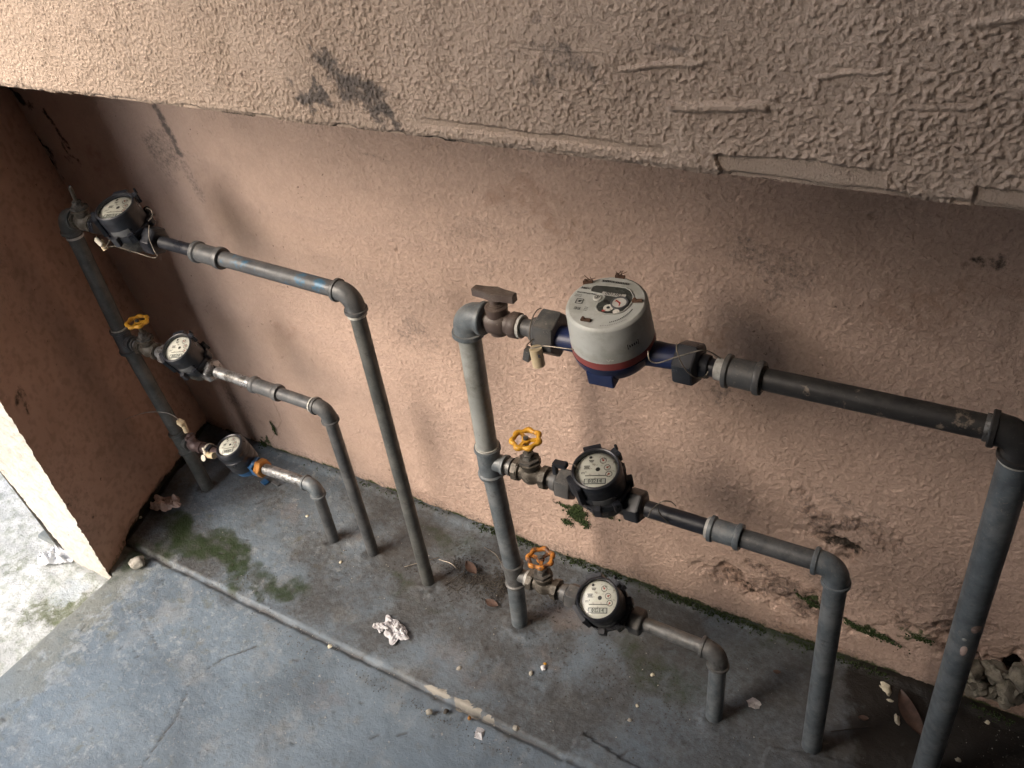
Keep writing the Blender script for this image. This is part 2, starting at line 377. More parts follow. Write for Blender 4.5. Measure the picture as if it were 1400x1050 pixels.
# ================================================================== THE SETTING
# back wall ---------------------------------------------------------
xs = axis_pts([(-1.45, -1.36, .006), (-1.36, .2, .0017), (.2, 1.6, .03)]); zs = axis_pts([(-.06, .66, .0017), (.66, .95, .02)])
X, Z = np.meshgrid(xs, zs)
rough = .35 + .65 * sst(-1.05, -.55, X)                       # the rendering gets rougher away from the corner
wxx = X + .002 * (fbm(X, Z, .012, 1) - .5); wzz = Z + .002 * (fbm(X, Z, .012, 2) - .5)
gr = sst(.40, .66, .45 * vn(wxx, wzz, .0036, 3) + .55 * vn(wxx, wzz, .0022, 4))
worm = .5 * gr
h = .0010 * rough * (gr - .5) + .0035 * (fbm(X, Z, .06, 8) - .5) + .012 * (fbm(X, Z, .4, 12, 2) - .5)
W = lambda px, py: xz(at(px, py, WY))
dmg = np.maximum.reduce([blob(X, Z, W(1010, 805), .075, .022, -.1, .8, .5, 3), blob(X, Z, W(1140, 740), .06, .018, -.3, .8, .6, 5),
                         blob(X, Z, W(1100, 830), .06, .02, -.2, .8, .5, 6), .8 * blob(X, Z, W(1310, 880), .08, .03, 0, .8, .5, 7)])
rgh = np.maximum.reduce([blob(X, Z, W(1050, 795), .13, .035, -.1, .9, .5, 13), blob(X, Z, W(1160, 720), .08, .035, -.3, .9, .6, 14), .8 * blob(X, Z, W(1290, 860), .12, .04, 0, .9, .5, 15), .5 * blob(X, Z, W(1000, 690), .12, .05, 0, .9, .5, 16)])
h = h + rgh * .0045 * (fbm(X, Z, .009, 17, 3) - .5) - rgh * .0018 * (vn(X, Z, .006, 18) > .7)
h = h - dmg * (.0045 * fbm(X, Z, .03, 41, 4) + .002) - .0025 * dmg * (vn(X, Z, .008, 44) > .62)
hole = blob(X, Z, W(1360, 925), .05, .02, 0, .4, .6, 9)
h = h - hole * .03
gouge = np.zeros_like(X)
r2 = np.random.default_rng(11)
for k in range(130):                                           # short trowel scratches and pits
    cx = r2.uniform(-1.3, .1); cz = r2.uniform(.02, .62); a = r2.uniform(.6, 2.4); L = r2.uniform(.001, .009)
    d = linedist(X, Z, [(cx, cz), (cx + L * cos(a), cz + L * sin(a))]); gouge = np.maximum(gouge, (1 - sst(.0003, .0016, d)) * r2.uniform(.3, 1))
pts = [W(545, 340), W(1320, 362), W(1190, 297)]
for p in pts: gouge = np.maximum(gouge, 1 - sst(.0015, .004, np.hypot(X - p[0], Z - p[1])))
h = h - .0016 * gouge
base_moss = (1 - sst(.0, .016, Z + .012 * (fbm(X, Z, .02, 60) - .5))) * sst(.25, .5, fbm(X, Z, .07, 61) + .15)
moss = np.maximum.reduce([base_moss * .9, blob(X, Z, W(792, 700), .026, .020, .5, .9, .8, 20), .8 * blob(X, Z, W(770, 660), .02, .008, 0, .9, .8, 21), .8 * blob(X, Z, W(830, 700), .016, .008, 0, .9, .8, 22),
     .9 * blob(X, Z, W(1185, 862), .035, .009, -.25, .8, .6, 23), .7 * blob(X, Z, W(1250, 872), .03, .008, -.1, .8, .6, 24),
     .85 * blob(X, Z, W(1100, 820), .03, .008, -.4, .9, .7, 25), .8 * blob(X, Z, W(365, 600), .012, .022, -.4, .8, .6, 26)])
mould = np.maximum.reduce([.75 * blob(X, Z, W(1345, 355), .026, .011, .3, .9, .5, 30), .95 * blob(X, Z, W(362, 605), .008, .015, .3, .8, .6, 31),
     .8 * blob(X, Z, W(372, 585), .004, .018, -.1, .8, .4, 32), .75 * dmg * fbm(X, Z, .05, 33) * 1.4, .95 * hole, .7 * base_moss,
     .6 * blob(X, Z, W(760, 685), .012, .008, 0, .9, .8, 34), .6 * blob(X, Z, W(1030, 555), .03, .006, -1., .9, .5, 35),
     .74 * (1 - sst(.001, .012, linedist(X + .01 * (fbm(X, Z, .01, 42) - .5), Z, [W(60, 150), W(95, 200)]))), .98 * blob(X, Z, W(48, 188), .020, .018, .4, .9, .6, 36),
     .85 * blob(X, Z, W(62, 200), .03, .012, -.6, .9, .5, 37), .68 * blob(X, Z, W(72, 225), .03, .02, -.9, .9, .6, 38), .95 * blob(X, Z, W(20, 128), .05, .014, -.2, .9, .5, 39), .62 * blob(X, Z, W(90, 200), .02, .05, .2, .9, .6, 40)])
soot = np.maximum.reduce([.80 * (1 - sst(.001, .014, linedist(X + .008 * (fbm(X, Z, .01, 43) - .5), Z, [W(211, 146), W(245, 210)]))), .45 * (1 - sst(.004, .02, linedist(X, Z, [W(225, 180), W(275, 270)]))),
     .5 * blob(X, Z, W(510, 215), .05, .012, -.3, .9, .6, 50), .4 * blob(X, Z, W(640, 330), .12, .04, .4, .9, .6, 51),
     .55 * blob(X, Z, W(990, 545), .02, .03, 0, .9, .6, 52), .5 * blob(X, Z, W(1150, 690), .1, .03, -.2, .9, .6, 53), .62 * rgh,
     .5 * sst(.62, .85, fbm(X, Z, .11, 65)), .55 * (1 - sst(.0, .05, Z + .03 * (fbm(X, Z, .04, 66) - .5)))])
warm = np.maximum.reduce([.7 * rgh, .6 * blob(X, Z, W(700, 280), .12, .025, -.1, .9, .5, 55), .65 * blob(X, Z, W(985, 455), .03, .02, 0, .9, .6, 56), .75 * dmg,
     .5 * blob(X, Z, W(400, 450), .03, .1, -.5, .9, .6, 57), .6 * blob(X, Z, W(130, 210), .06, .05, -.5, .9, .6, 58), .55 * blob(X, Z, W(1280, 400), .12, .08, 0, .9, .6, 59),
     .6 * (1 - sst(.0, .09, Z)) * fbm(X, Z, .08, 63) * 1.6])
cr = [W(345, 520), W(372, 545), W(385, 575), W(372, 600)]
gouge = np.maximum(gouge, .8 * (1 - sst(.0004, .0013, linedist(X + .002 * (vn(X, Z, .006, 70) - .5), Z, cr))))
cr = [W(785, 700), W(788, 735), W(792, 760)]
gouge = np.maximum(gouge, .7 * (1 - sst(.0004, .0013, linedist(X + .004 * (vn(X, Z, .006, 71) - .5), Z, cr))))
P = np.stack([X, WY - h, Z], -1)
wall = grid_obj('back_wall', P, 'wall', dict(pit=np.clip((1 - gr) * rough * .35 + gouge, 0, 1), smooth=np.zeros_like(X), moss=moss, mould=mould, soot=soot, warm=warm))
tag(wall, 'peach rough plastered wall at the back of the recess behind the pipes', 'wall')

# beam over the recess ----------------------------------------------
xs = axis_pts([(-1.30, -.82, .01), (-.80, .04, .0006), (.04, 1.6, .03)]); zs = axis_pts([(BZ, .896, .0006), (.896, 2.40, .03)])
X, Z = np.meshgrid(xs, zs)
B_ = lambda px, py: xz(at(px, py, BY))
wx = X + .0016 * (fbm(X, Z, .005, 90) - .5); wz = Z + .0016 * (fbm(X, Z, .007, 91) - .5)
big = sst(-.45, -.05, X)                                       # relief grows coarser to the right
ga = .6 * vn(wx, wz * 1.1, .0015, 92) + .4 * vn(wx, wz, .0011, 93); gb = .45 * vn(wx, wz * 1.3, .0025, 94) + .55 * vn(wx, wz * 1.1, .0014, 89)
gq = (1 - big) * ga + big * gb
ridge = sst(.40, .66, gq); lump = sst(.62, .74, gq)
dens = sst(.30, .62, fbm(X, Z, .03, 88)) * (1 - .6 * big * sst(.45, .65, fbm(X, Z, .02, 87)))
h = (.00045 + .00014 * big) * (ridge * (.55 + .45 * dens) + .5 * lump) + .004 * (fbm(X, Z, .05, 95) - .5) + .0004 * (fbm(X, Z, .0016, 96, 2) - .5)
sm = np.maximum(((X > B_(962, 232)[0] + .03 * (fbm(X, Z, .012, 97) - .5) + 1.2 * (Z - BZ)) & (X < B_(1205, 262)[0] + .012 * (fbm(X, Z, .012, 98) - .5))) *
                (1 - sst(0, .001, Z - (BZ + .0125 + .006 * (fbm(X, Z, .02, 99) - .5)))),
                (X > B_(1325, 290)[0]) * (1 - sst(0, .001, Z - (BZ + .010 + .005 * (fbm(X, Z, .015, 100) - .5)))))
sm = np.maximum(sm, .9 * (1 - sst(.0012, .0030, linedist(X, Z + .003 * (fbm(X, Z, .02, 101) - .5), [B_(560, 165), B_(700, 182), B_(850, 200), B_(905, 208)]))))
mid = blob(X, Z, B_(840, 30), .05, .01, 0, .9, .5, 102) + blob(X, Z, B_(1050, 35), .04, .01, 0, .9, .5, 103) * .7
h = h * (1 - .93 * sm) * (1 - .6 * np.clip(mid, 0, 1)) - .0012 * sm
for a_, b_, wd, amp in (((920, 146), (1045, 146), .0022, .0028), ((850, 95), (960, 85), .0012, .0016), ((1120, 105), (1215, 96), .0012, .0016), ((1335, 35), (1400, 22), .0015, .0018),
                   ((700, 62), (830, 72), .0008, .0010), ((1240, 145), (1330, 150), .0012, .0014)):
    d = linedist(X, Z + .002 * (vn(X, Z, .01, 104) - .5), [B_(*a_), B_(*b_)])
    h = h * (1 - .6 * (1 - sst(wd, wd * 2.4, d))) + .6 * amp * (1 - sst(wd * .3, wd * 1.4, d))
edge = 1 - sst(0, .004, Z - BZ)                                # worn arris
h = h - edge * (.0015 + .004 * sst(.55, .8, vn(X, Z, .014, 105)))
zz = Z + edge * .0016 * (fbm(X, Z * 0, .012, 106) - .3) * (Z < BZ + .0006)
soot = np.maximum.reduce([.95 * blob(X, Z, B_(425, 132), .026, .007, -.2, .9, .6, 110), 1.0 * blob(X, Z, B_(482, 125), .036, .014, -.35, .9, .6, 111),
     1.0 * blob(X, Z, B_(525, 158), .022, .008, -.5, .9, .5, 112), .6 * blob(X, Z, B_(735, 28), .006, .004, 0, .9, .4, 113),
     .6 * blob(X, Z, B_(760, 90), .035, .012, -.2, .9, .6, 114), .6 * blob(X, Z, B_(930, 80), .035, .010, 0, .9, .6, 115), .42 * blob(X, Z, B_(1330, 75), .03, .008, 0, .9, .6, 116),
     .42 * blob(X, Z, B_(150, 60), .05, .012, 0, .9, .6, 117), .35 * blob(X, Z, B_(1330, 240), .02, .004, 0, .9, .6, 118), .8 * blob(X, Z, B_(425, 65), .003, .005, .5, .9, .4, 119)])
mould = np.maximum(.75 * edge * sst(.55, .75, vn(X, Z * 0, .03, 120)), .6 * blob(X, Z, B_(30, 110), .02, .004, 0, .9, .6, 121))
P = np.stack([X, BY - h, zz], -1)
beam = thing('beam', V((-.3, BY, BZ)), 'wide beam of coarse rough plaster above the recess, its face nearest the viewer', 'beam')
o = grid_obj('beam_face', P, 'beam', dict(pit=np.maximum(np.clip(1 - ridge - sm, 0, 1) * .22, (vn(X, Z, .0022, 86) > .86) * (1 - sm) * .95), smooth=sm, moss=X * 0, mould=mould, soot=soot, warm=.45 * fbm(X, Z, .06, 122)))
o.parent = beam; o.location = -beam.location
MB().box((.07, .5625, 1.605), (3.12, .351, 1.5995)).build('beam_core', 'beam', beam, smooth=False)

# side wall (with its end face) --------------------------------------
ys = axis_pts([(BY, WY + .02, .0025)]); zs = axis_pts([(-.06, .9, .0025)])
Y, Z = np.meshgrid(ys, zs)
t = (Y - BY) / (WY - BY)
arr = (1 - sst(0, .006, Y - BY)) * (.0022 * fbm(Y, Z, .012, 130))
xin = -1.118 - t * (.108 + .22 * np.clip(Z, 0, 1)) + .006 * (fbm(Y, Z, .12, 131) - .5) * sst(0, .03, Y - BY) - .001 + .0012 * (fbm(Y, Z, .008, 132) - .5) - arr
foot = (1 - sst(0, .028, Z + .012 * (fbm(Y, Z, .03, 133) - .5)))
xin = xin - .012 * foot * sst(.02, .08, Y - BY)
def S_(px, py):                                                # where the photograph's point lies on the inner face
    d = ray(px, py); p = None
    for x_ in np.linspace(-1.1, -1.4, 300):
        q = CAM + d * x_ / d[0]; tt = (q[1] - BY) / (WY - BY)
        if x_ <= -1.118 - tt * (.108 + .22 * max(q[2], 0)): return (q[1], q[2])
    return (q[1], q[2])
mould = np.maximum.reduce([foot * sst(.03, .09, Y - BY) * 1.05, .7 * blob(Y, Z, S_(128, 705), .012, .010, 0, .9, .6, 134), .6 * blob(Y, Z, S_(95, 690), .012, .01, 0, .9, .6, 135),
    .65 * blob(Y, Z, S_(85, 360), .006, .006, 0, .9, .4, 136), .6 * blob(Y, Z, S_(30, 545), .02, .03, 0, .9, .6, 137), .8 * arr / .0016 * (vn(Y, Z, .012, 138) > .6)])
P = np.stack([xin, Y, Z], -1)
side = thing('side_wall', V((-1.17, BY, 0)), 'thin brown plastered side wall closing the left end of the recess, its end bright in daylight', 'wall')
o = grid_obj('wall_face', P, 'side', dict(pit=.5 * sst(.6, .8, vn(Y, Z, .006, 139)), smooth=Y * 0, moss=.5 * foot, mould=mould, soot=.45 * fbm(Y, Z, .1, 140), warm=.55 * fbm(Y, Z, .2, 141)), flip=True)
o.parent = side; o.location = -side.location
us = np.linspace(0, 1, 52); zs = axis_pts([(-.08, .45, .0022), (.45, .9, .02)])
U, Z = np.meshgrid(us, zs)
xl = -1.225 - .30 * np.clip(Z, 0, .5) ; xr = -1.1160
Xe = xl + (xr - xl) * U; h = .003 * (fbm(Xe, Z, .012, 142) - .4) + .0030 * np.abs(fbm(Xe, Z, .0032, 143) - .5)
h = h - .0035 * (1 - sst(0, .05, U)) - .0012 * (1 - sst(0, .05, 1 - U))
P = np.stack([Xe + (.007 * (fbm(Xe * 0, Z, .007, 144) - .5) + .001) * sst(.88, 1, U), BY - h - .0005, Z], -1)
MAT['endp'] = plaster('pale_plaster', (.58, .545, .49), (.50, .46, .40), (.36, .32, .27), 260, .8)  # paler, greyer plaster for the end face
o = grid_obj('wall_end', P, 'endp', dict(pit=.4 * sst(.55, .8, vn(Xe, Z, .007, 145)), smooth=Xe * 0, moss=Xe * 0, mould=.0 * Xe, soot=.35 * fbm(Xe, Z, .03, 146), warm=.3 * fbm(Xe, Z, .03, 147)))
o.parent = side; o.location = -side.location
MB().add([(-1.225, BY, -.1), (-1.31, WY + .02, -.1), (-1.52, WY + .02, .9), (-1.42, BY, .9), (-1.17, BY + .004, -.1), (-1.26, WY + .02, -.1), (-1.45, WY + .02, .9), (-1.17, BY + .004, .9)],
         [(0, 1, 2, 3)]).build('outer_face', 'endp', side, smooth=False)

# floor -------------------------------------------------------------
xs = axis_pts([(-1.3096, .22, .0026), (.22, 1.6, .03)]); ys = axis_pts([(-1.25, .02, .03), (.02, .745, .0026)])
X, Y = np.meshgrid(xs, ys)
Fx = lambda px, py: xy(fl(px, py))
gy = .4455 + .004 * (fbm(X, X * 0, .12, 200) - .5) + .0022 * (fbm(X, X * 0, .012, 201) - .5)
led = sst(-.0022, .0022, Y - gy)                               # the raised strip along the wall
flat = blob(X, Y, (.05, .50), .19, .07, -.1, .1, .15, 202)
z = -.0045 + .0045 * led + .0045 * (fbm(X, Y, .22, 203, 3) - .5) + .0012 * (fbm(X, Y, .02, 204, 3) - .5)
z = z - .0025 * (1 - sst(0, .006, np.abs(Y - gy + .003))) 
wx = X + .006 * (fbm(X, Y, .03, 205) - .5); wy = Y + .006 * (fbm(X, Y, .03, 206) - .5)
cw = X + .010 * (fbm(X, Y, .02, 205, 5) - .5); cv = Y + .010 * (fbm(X, Y, .02, 206, 5) - .5)
crk = linedist(cw, cv, [Fx(185, 1050), Fx(235, 985), Fx(260, 925), Fx(300, 898), Fx(352, 880)])
crk = crk + .0012 * vn(X, Y, .02, 218)
crk = np.minimum(crk, linedist(cw, cv, [Fx(188, 830), Fx(205, 862), Fx(212, 885)]) + .0009)
crack = 1 - sst(.0006, .0024, crk)
crack = np.maximum(crack, .8 * (1 - sst(.0010, .0034, np.abs(Y - gy + .0024))) * sst(.2, .5, fbm(X, X * 0, .03, 224)))
joint = linedist(X + .003 * (vn(X, Y, .012, 208) - .5), Y, [Fx(1040, 1055), Fx(1052, 1022), Fx(1175, 1018)])
patchm = (X > Fx(1045, 1040)[0]) & (Y < Fx(1052, 1022)[1] + .25 * (X - Fx(1052, 1022)[0])) & (X < Fx(1250, 1040)[0])
p2 = (X > Fx(778, 1030)[0] + .004 * (fbm(Y, X, .02, 209) - .5)) & (Y < Fx(793, 1003)[1] - .12 * (X - Fx(793, 1003)[0]) + .006 * (fbm(X, Y, .03, 210) - .5)) & (X < Fx(1000, 1050)[0] + .1)
z = z + .005 * p2 + .003 * patchm - .0018 * crack
r3 = np.random.default_rng(5)
pit = np.zeros_like(X)
for k in range(150):
    cx = r3.uniform(-1.1, .1); cy = r3.uniform(.08, .70); a = r3.uniform(0, pi); L = r3.uniform(.001, .011) * (r3.random() < .5) + .0005
    s_ = (np.abs(X - cx) < .03) & (np.abs(Y - cy) < .03)
    d = linedist(X[s_], Y[s_], [(cx, cy), (cx + L * cos(a), cy + L * sin(a))]); pit[s_] = np.maximum(pit[s_], 1 - sst(.0006, .0026, d))
z = z - .0014 * pit
fillet = (1 - sst(0, .014, WY - .002 - Y + .006 * (fbm(X, Y, .03, 211) - .5)))
z = z + .004 * fillet
feet = np.zeros_like(X)
for q_ in ((285, 668), (457, 739), (511, 757), (586, 797), (711, 852), (976, 981), (1109, 1022), (1262, 1062)):
    fx, fy = Fx(*q_); dd = np.hypot(X - fx, Y - fy) + .022 * (fbm(X, Y, .014, 216) - .5); feet = np.maximum(feet, (1 - sst(.010, .034, dd)))
z = z + .0035 * feet * (.5 + fbm(X, Y, .008, 217))
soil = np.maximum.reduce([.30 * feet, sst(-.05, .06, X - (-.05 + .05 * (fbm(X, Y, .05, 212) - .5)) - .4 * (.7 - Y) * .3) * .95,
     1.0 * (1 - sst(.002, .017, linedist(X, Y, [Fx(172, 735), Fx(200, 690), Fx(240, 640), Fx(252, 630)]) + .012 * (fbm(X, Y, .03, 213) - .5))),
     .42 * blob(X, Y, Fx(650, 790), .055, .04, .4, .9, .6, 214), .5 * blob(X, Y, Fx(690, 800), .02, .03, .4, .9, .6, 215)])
green = np.maximum.reduce([1.05 * blob(X, Y, Fx(250, 732), .10, .055, -.2, .9, .5, 220), 1.0 * blob(X, Y, Fx(310, 765), .10, .04, -.2, .9, .5, 221), .9 * blob(X, Y, Fx(185, 760), .04, .045, .5, .9, .5, 222), .8 * blob(X, Y, Fx(380, 800), .09, .03, 0, .9, .5, 228),
     .62 * blob(X, Y, Fx(610, 735), .14, .04, 0, .9, .5, 229), .62 * blob(X, Y, Fx(540, 790), .06, .03, 0, .9, .5, 238),
     .7 * blob(X, Y, Fx(355, 810), .05, .015, -.05, .9, .5, 223), .62 * blob(X, Y, Fx(900, 900), .14, .05, -.1, .9, .5, 224), .55 * blob(X, Y, Fx(1060, 880), .1, .05, 0, .9, .5, 225),
     .72 * fillet * sst(-.8, -.3, X), .5 * blob(X, Y, Fx(590, 820), .08, .02, 0, .9, .5, 226), .55 * blob(X, Y, Fx(150, 790), .02, .03, 0, .9, .5, 227)])
ledn = led * (.52 + .40 * sst(.25, .75, fbm(X, Y, .07, 219, 5)))
worn = np.maximum(.75 * (1 - sst(-1.12, -.86, X + .12 * (fbm(X, Y, .1, 221) - .5))) * (Y < .46), .42 * (1 - sst(-.9, -.3, X)))
dirt_falloff = np.maximum.reduce([.62 * sst(-.62, -.2, X), .85 * feet, 1.1 * blob(X, Y, Fx(660, 790), .08, .05, .3, .9, .6, 216), ledn, .95 * sst(-.65, -.05, X) * sst(.1, .4, Y), .75 * blob(X, Y, Fx(620, 770), .12, .05, -.1, .9, .5, 230), .8 * blob(X, Y, Fx(850, 900), .12, .045, -.1, .9, .5, 231), .7 * blob(X, Y, Fx(1050, 900), .18, .1, 0, .9, .5, 232),  # real dirt, plus rightward ramps that paint the light falloff into the colour
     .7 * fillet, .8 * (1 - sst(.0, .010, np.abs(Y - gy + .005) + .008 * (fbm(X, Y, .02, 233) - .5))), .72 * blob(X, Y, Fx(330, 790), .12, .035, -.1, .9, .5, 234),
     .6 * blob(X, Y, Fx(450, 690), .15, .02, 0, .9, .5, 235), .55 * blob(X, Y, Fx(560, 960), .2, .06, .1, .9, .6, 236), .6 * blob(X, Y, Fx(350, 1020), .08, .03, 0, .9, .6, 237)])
pink = np.maximum.reduce([.8 * blob(X, Y, Fx(775, 850), .07, .03, 0, .9, .5, 240), .7 * blob(X, Y, Fx(745, 900), .05, .02, 0, .9, .5, 241), .6 * blob(X, Y, Fx(400, 700), .06, .03, 0, .9, .5, 242),
     .55 * blob(X, Y, Fx(430, 960), .07, .03, 0, .9, .5, 243), .6 * blob(X, Y, Fx(500, 735), .05, .02, 0, .9, .5, 244), .55 * blob(X, Y, Fx(640, 900), .12, .03, 0, .9, .5, 245)])
light = np.maximum.reduce([.75 * blob(X, Y, Fx(170, 800), .05, .03, .2, .9, .5, 250), .5 * blob(X, Y, Fx(110, 950), .16, .14, .2, .9, .6, 251), .6 * blob(X, Y, Fx(380, 800), .03, .015, 0, .9, .5, 252), .62 * blob(X, Y, Fx(60, 860), .10, .05, .9, .9, .6, 253),
     .42 * (1 - sst(.0, .003, np.abs(Y - gy - .003) + .004 * (fbm(X, Y, .02, 254) - .5))) * sst(.4, .6, fbm(X, Y, .08, 255))])
bare = np.maximum.reduce([1.0 * blob(X, Y, Fx(600, 945), .022, .006, -.05, .5, .4, 260), .95 * blob(X, Y, Fx(640, 967), .022, .006, -.05, .5, .4, 261), .9 * blob(X, Y, Fx(668, 983), .01, .003, 0, .5, .4, 262),
     .8 * blob(X, Y, Fx(707, 995), .003, .003, 0, .6, .4, 263)])
side_edge = (1 - sst(0, .012, X + 1.118)) * (Y < BY + .003)
z = z - side_edge * .004
P = np.stack([X, Y, z], -1)
floor = grid_obj('floor', P, 'floor', dict(worn=worn, soil=soil, green=green, dirt_falloff=dirt_falloff, pink=pink, light=light, bare=bare, crack=np.clip(crack + .7 * pit, 0, 1)), keep=lambda c: ~((c[:, 0] < -1.1125 + .016 * (fbm(c[:, 1], c[:, 1] * 0 + 1, .03, 223) - .5)) & (c[:, 1] < BY + .003)))
tag(floor, kind='structure')
MB().box((-.885, -.435, -.055), (.42, 1.62, .07)).build('slab_edge', 'floor', floor, smooth=False)

# yard beyond -------------------------------------------------------
xs = axis_pts([(-60, -3, 3), (-3, -1.8, .06), (-1.8, -1.0, .004), (-1.0, 2, .25), (2, 60, 3)])
ys = axis_pts([(-60, -2, 3), (-2, -.1, .1), (-.1, 1.4, .006), (1.4, 3, .2), (3, 60, 3)])
X, Y = np.meshgrid(xs, ys)
near = (1 - sst(1.5, 3, np.hypot(X + 1.3, Y - .4)))
z = -.018 + near * (.008 * (fbm(X, Y, .15, 300, 4) - .5) + .006 * (fbm(X, Y, .02, 301, 3) - .5))
lip = (Y < BY - .005) * sst(-1.25, -1.20, X + .03 * (fbm(X, Y, .05, 302) - .5)) * (1 - sst(.26, .33, Y) * (1 - sst(.36, .38, Y)) * .8)
z = z + .005 * lip * (X < -1.0)
gm = np.maximum(blob(X, Y, Fx(70, 830), .05, .10, -.5, .9, .4, 303), .7 * blob(X, Y, Fx(20, 760), .06, .05, 0, .9, .5, 304)); wm = blob(X, Y, Fx(95, 800), .05, .04, 0, .9, .5, 305)
z = np.where(X > -1.05, -.09, z)
ground = grid_obj('ground', np.stack([X, Y, z], -1), 'ground', dict(green=gm, pale=wm))
tag(ground, kind='structure')

# unseen ceiling and walls, added to shade the recess and shape light falloff ------------
CEIL = 2.12
def struct(name, c, size, mat='wall'):
    o = MB().box(c, size).build(name, mat, smooth=False); return tag(o, kind='structure')
struct('light_blocker', (.45, -.16, CEIL + .05), (3.2, 1.08, .1), 'dark')
struct('light_blocker_right', (.44, .08, 1.1), (.1, 1.70, 2.39), 'dark')
struct('light_blocker_front', (.36, -.60, 1.1), (2.6, .1, 2.39), 'dark')
struct('light_blocker_opposite', (-3.3, -.3, 1.1), (.2, 8.0, 2.4), 'light_blocker')

# ================================================================== PIPEWORK HELPERS
def bead(t, r, R_, w_):  # rounded collar profile
    return [(t - w_ / 2, r), (t - w_ * .35, R_ * .97), (t, R_), (t + w_ * .35, R_ * .97), (t + w_ / 2, r)]
def coupling(mb, P0, ax, L, r, lip=1.16):
    R_ = r * lip
    mb.lathe(P0, ax, [(0, r * .6), (0, R_), (L * .04, R_ * 1.02), (L * .12, R_), (L * .16, r), (L * .80, r), (L * .84, R_), (L * .92, R_ * 1.03), (L, R_ * .98), (L, r * .6)], 32)
def pipe(mb, A, B, r, seg=28): 
    A = V(A); B = V(B); mb.lathe(A, B - A, [(0, r), ((B - A).length, r)], seg)
def elbow(mb, C, u, v, re, r, ri):
    """C corner, arms along u and v"""
    C = V(C); u = V(u).normalized(); v = V(v).normalized(); O = C + (u + v) * re; pts = []
    for k in range(13):
        th = k / 12 * pi / 2; pts.append(O - v * re * cos(th) - u * re * sin(th))
    # point list runs from arm u to arm v
    mb.sweep(pts, r, 28, up=u.cross(v))
    for d in (u, v):
        mb.lathe(C + d * (re - .001), d, [(0, r * .8), (0, r), (r * .30, r * 1.03), (r * .34, r * 1.16), (r * .62, r * 1.18), (r * .70, r * 1.12), (r * .72, ri)], 30)
def tee(mb, C, up, br, r, L, Lb, rb):
    up = V(up).normalized(); br = V(br).normalized()
    mb.lathe(C - up * L, up, [(0, r * .7), (0, r * 1.14), (r * .3, r * 1.17), (r * .42, r * 1.02), (2 * L - r * .42, r * 1.02), (2 * L - r * .3, r * 1.17), (2 * L, r * 1.14), (2 * L, r * .7)], 32)
    mb.lathe(C, br, [(0, rb), (Lb - rb * .5, rb), (Lb - rb * .4, rb * 1.15), (Lb - .0005, rb * 1.17), (Lb, rb * .9), (Lb, rb * .5)], 28)
def ring(mb, P, ax, r, w_): mb.lathe(P - V(ax).normalized() * w_ / 2, ax, [(0, r * .8), (0, r), (w_, r), (w_, r * .8)], 26)
def hexnut(mb, P, ax, r, L, up=None, phase=.2, back=.8):
    a = V(ax).normalized()
    mb.lathe(P - a * L / 2, a, [(0, r * .75), (0, r * .94), (L * .08, r), (L * .86, r), (L, r * back), (L, r * .6)], 6, phase, up)

class Row:
    """a straight horizontal run: A (riser) to B (far elbow corner)"""
    def __init__(s, a, b): s.A = at(*a); s.B = at(*b); s.d = (s.B - s.A).normalized(); s.L = (s.B - s.A).length
    def t(s, px, py): return (at(px, py) - s.A).dot(s.d)
    def p(s, px, py): return s.A + s.d * s.t(px, py)
    def q(s, t): return s.A + s.d * t

def frame(P, d, tilt=0, yaw=0):
    x = V(d).normalized(); z_ = V((0, 0, 1)); z_ = (z_ - x * z_.dot(x)).normalized(); y = z_.cross(x)
    m = M((x, y, z_)).transposed()
    m = m @ M.Rotation(tilt, 3, 'X')
    r = m.to_4x4(); r.translation = P; return r

# ================================================================== RISERS
def riser(points, r_seg, mats, label, tees, top, rows, re):
    pass
DOWN = V((0, 0, -1))
rowsL = [Row((89, 295), (481, 402)), Row((170, 465), (447, 560)), Row((249, 603), (431, 664))]
rowsR = [Row((637, 430), (1400, 595)), Row((669, 629), (1146, 776)), Row((703, 783), (983, 893))]
footL, footR = fl(285, 668), fl(711, 852)

# left riser
rl = .0108
Rl = thing('riser_pipe', V(footL), 'leaning dark riser pipe in the corner beside the brown side wall, with two side outlets', 'pipe', 'upright supply pipes feeding the meters')
T0, T1, T2 = [r.A.copy() for r in rowsL]
ud = (T0 - T1).normalized(); ud2 = (T1 - T2).normalized(); ud3 = (T2 - footL).normalized()
mb = MB(); elbow(mb, T0, rowsL[0].d, -ud, .017, rl * 1.24, rl * .9); mb.build('elbow', 'pipe_green', Rl)
pipe1 = MB(); pipe(pipe1, T0 - ud * .022, T1 + ud * .018, rl); pipe1.build('pipe_length', 'pipe_green', Rl)
mb = MB(); tee(mb, T1, ud, rowsL[1].d, rl * 1.16, .021, .022, rl * .95); mb.build('tee_fitting', 'pipe_dark', Rl)
mb = MB(); pipe(mb, T1 - ud2 * .018, T2 + ud2 * .018, rl); mb.build('pipe_length', 'pipe_green', Rl)
mb = MB(); tee(mb, T2, ud2, rowsL[2].d, rl * 1.14, .021, .020, rl * .9); mb.build('tee_fitting', 'pipe_green', Rl)
mb = MB(); pipe(mb, T2 - ud3 * .018, footL - ud3 * .012, rl); mb.build('pipe_length', 'pipe_green', Rl)
mb = MB(); ring(mb, T0 - ud * .0315, ud, rl * 1.12, .003); ring(mb, T1 + ud * .022, ud, rl * 1.12, .003); mb.build('thread_tape', 'tape', Rl)['kind'] = 'stuff'

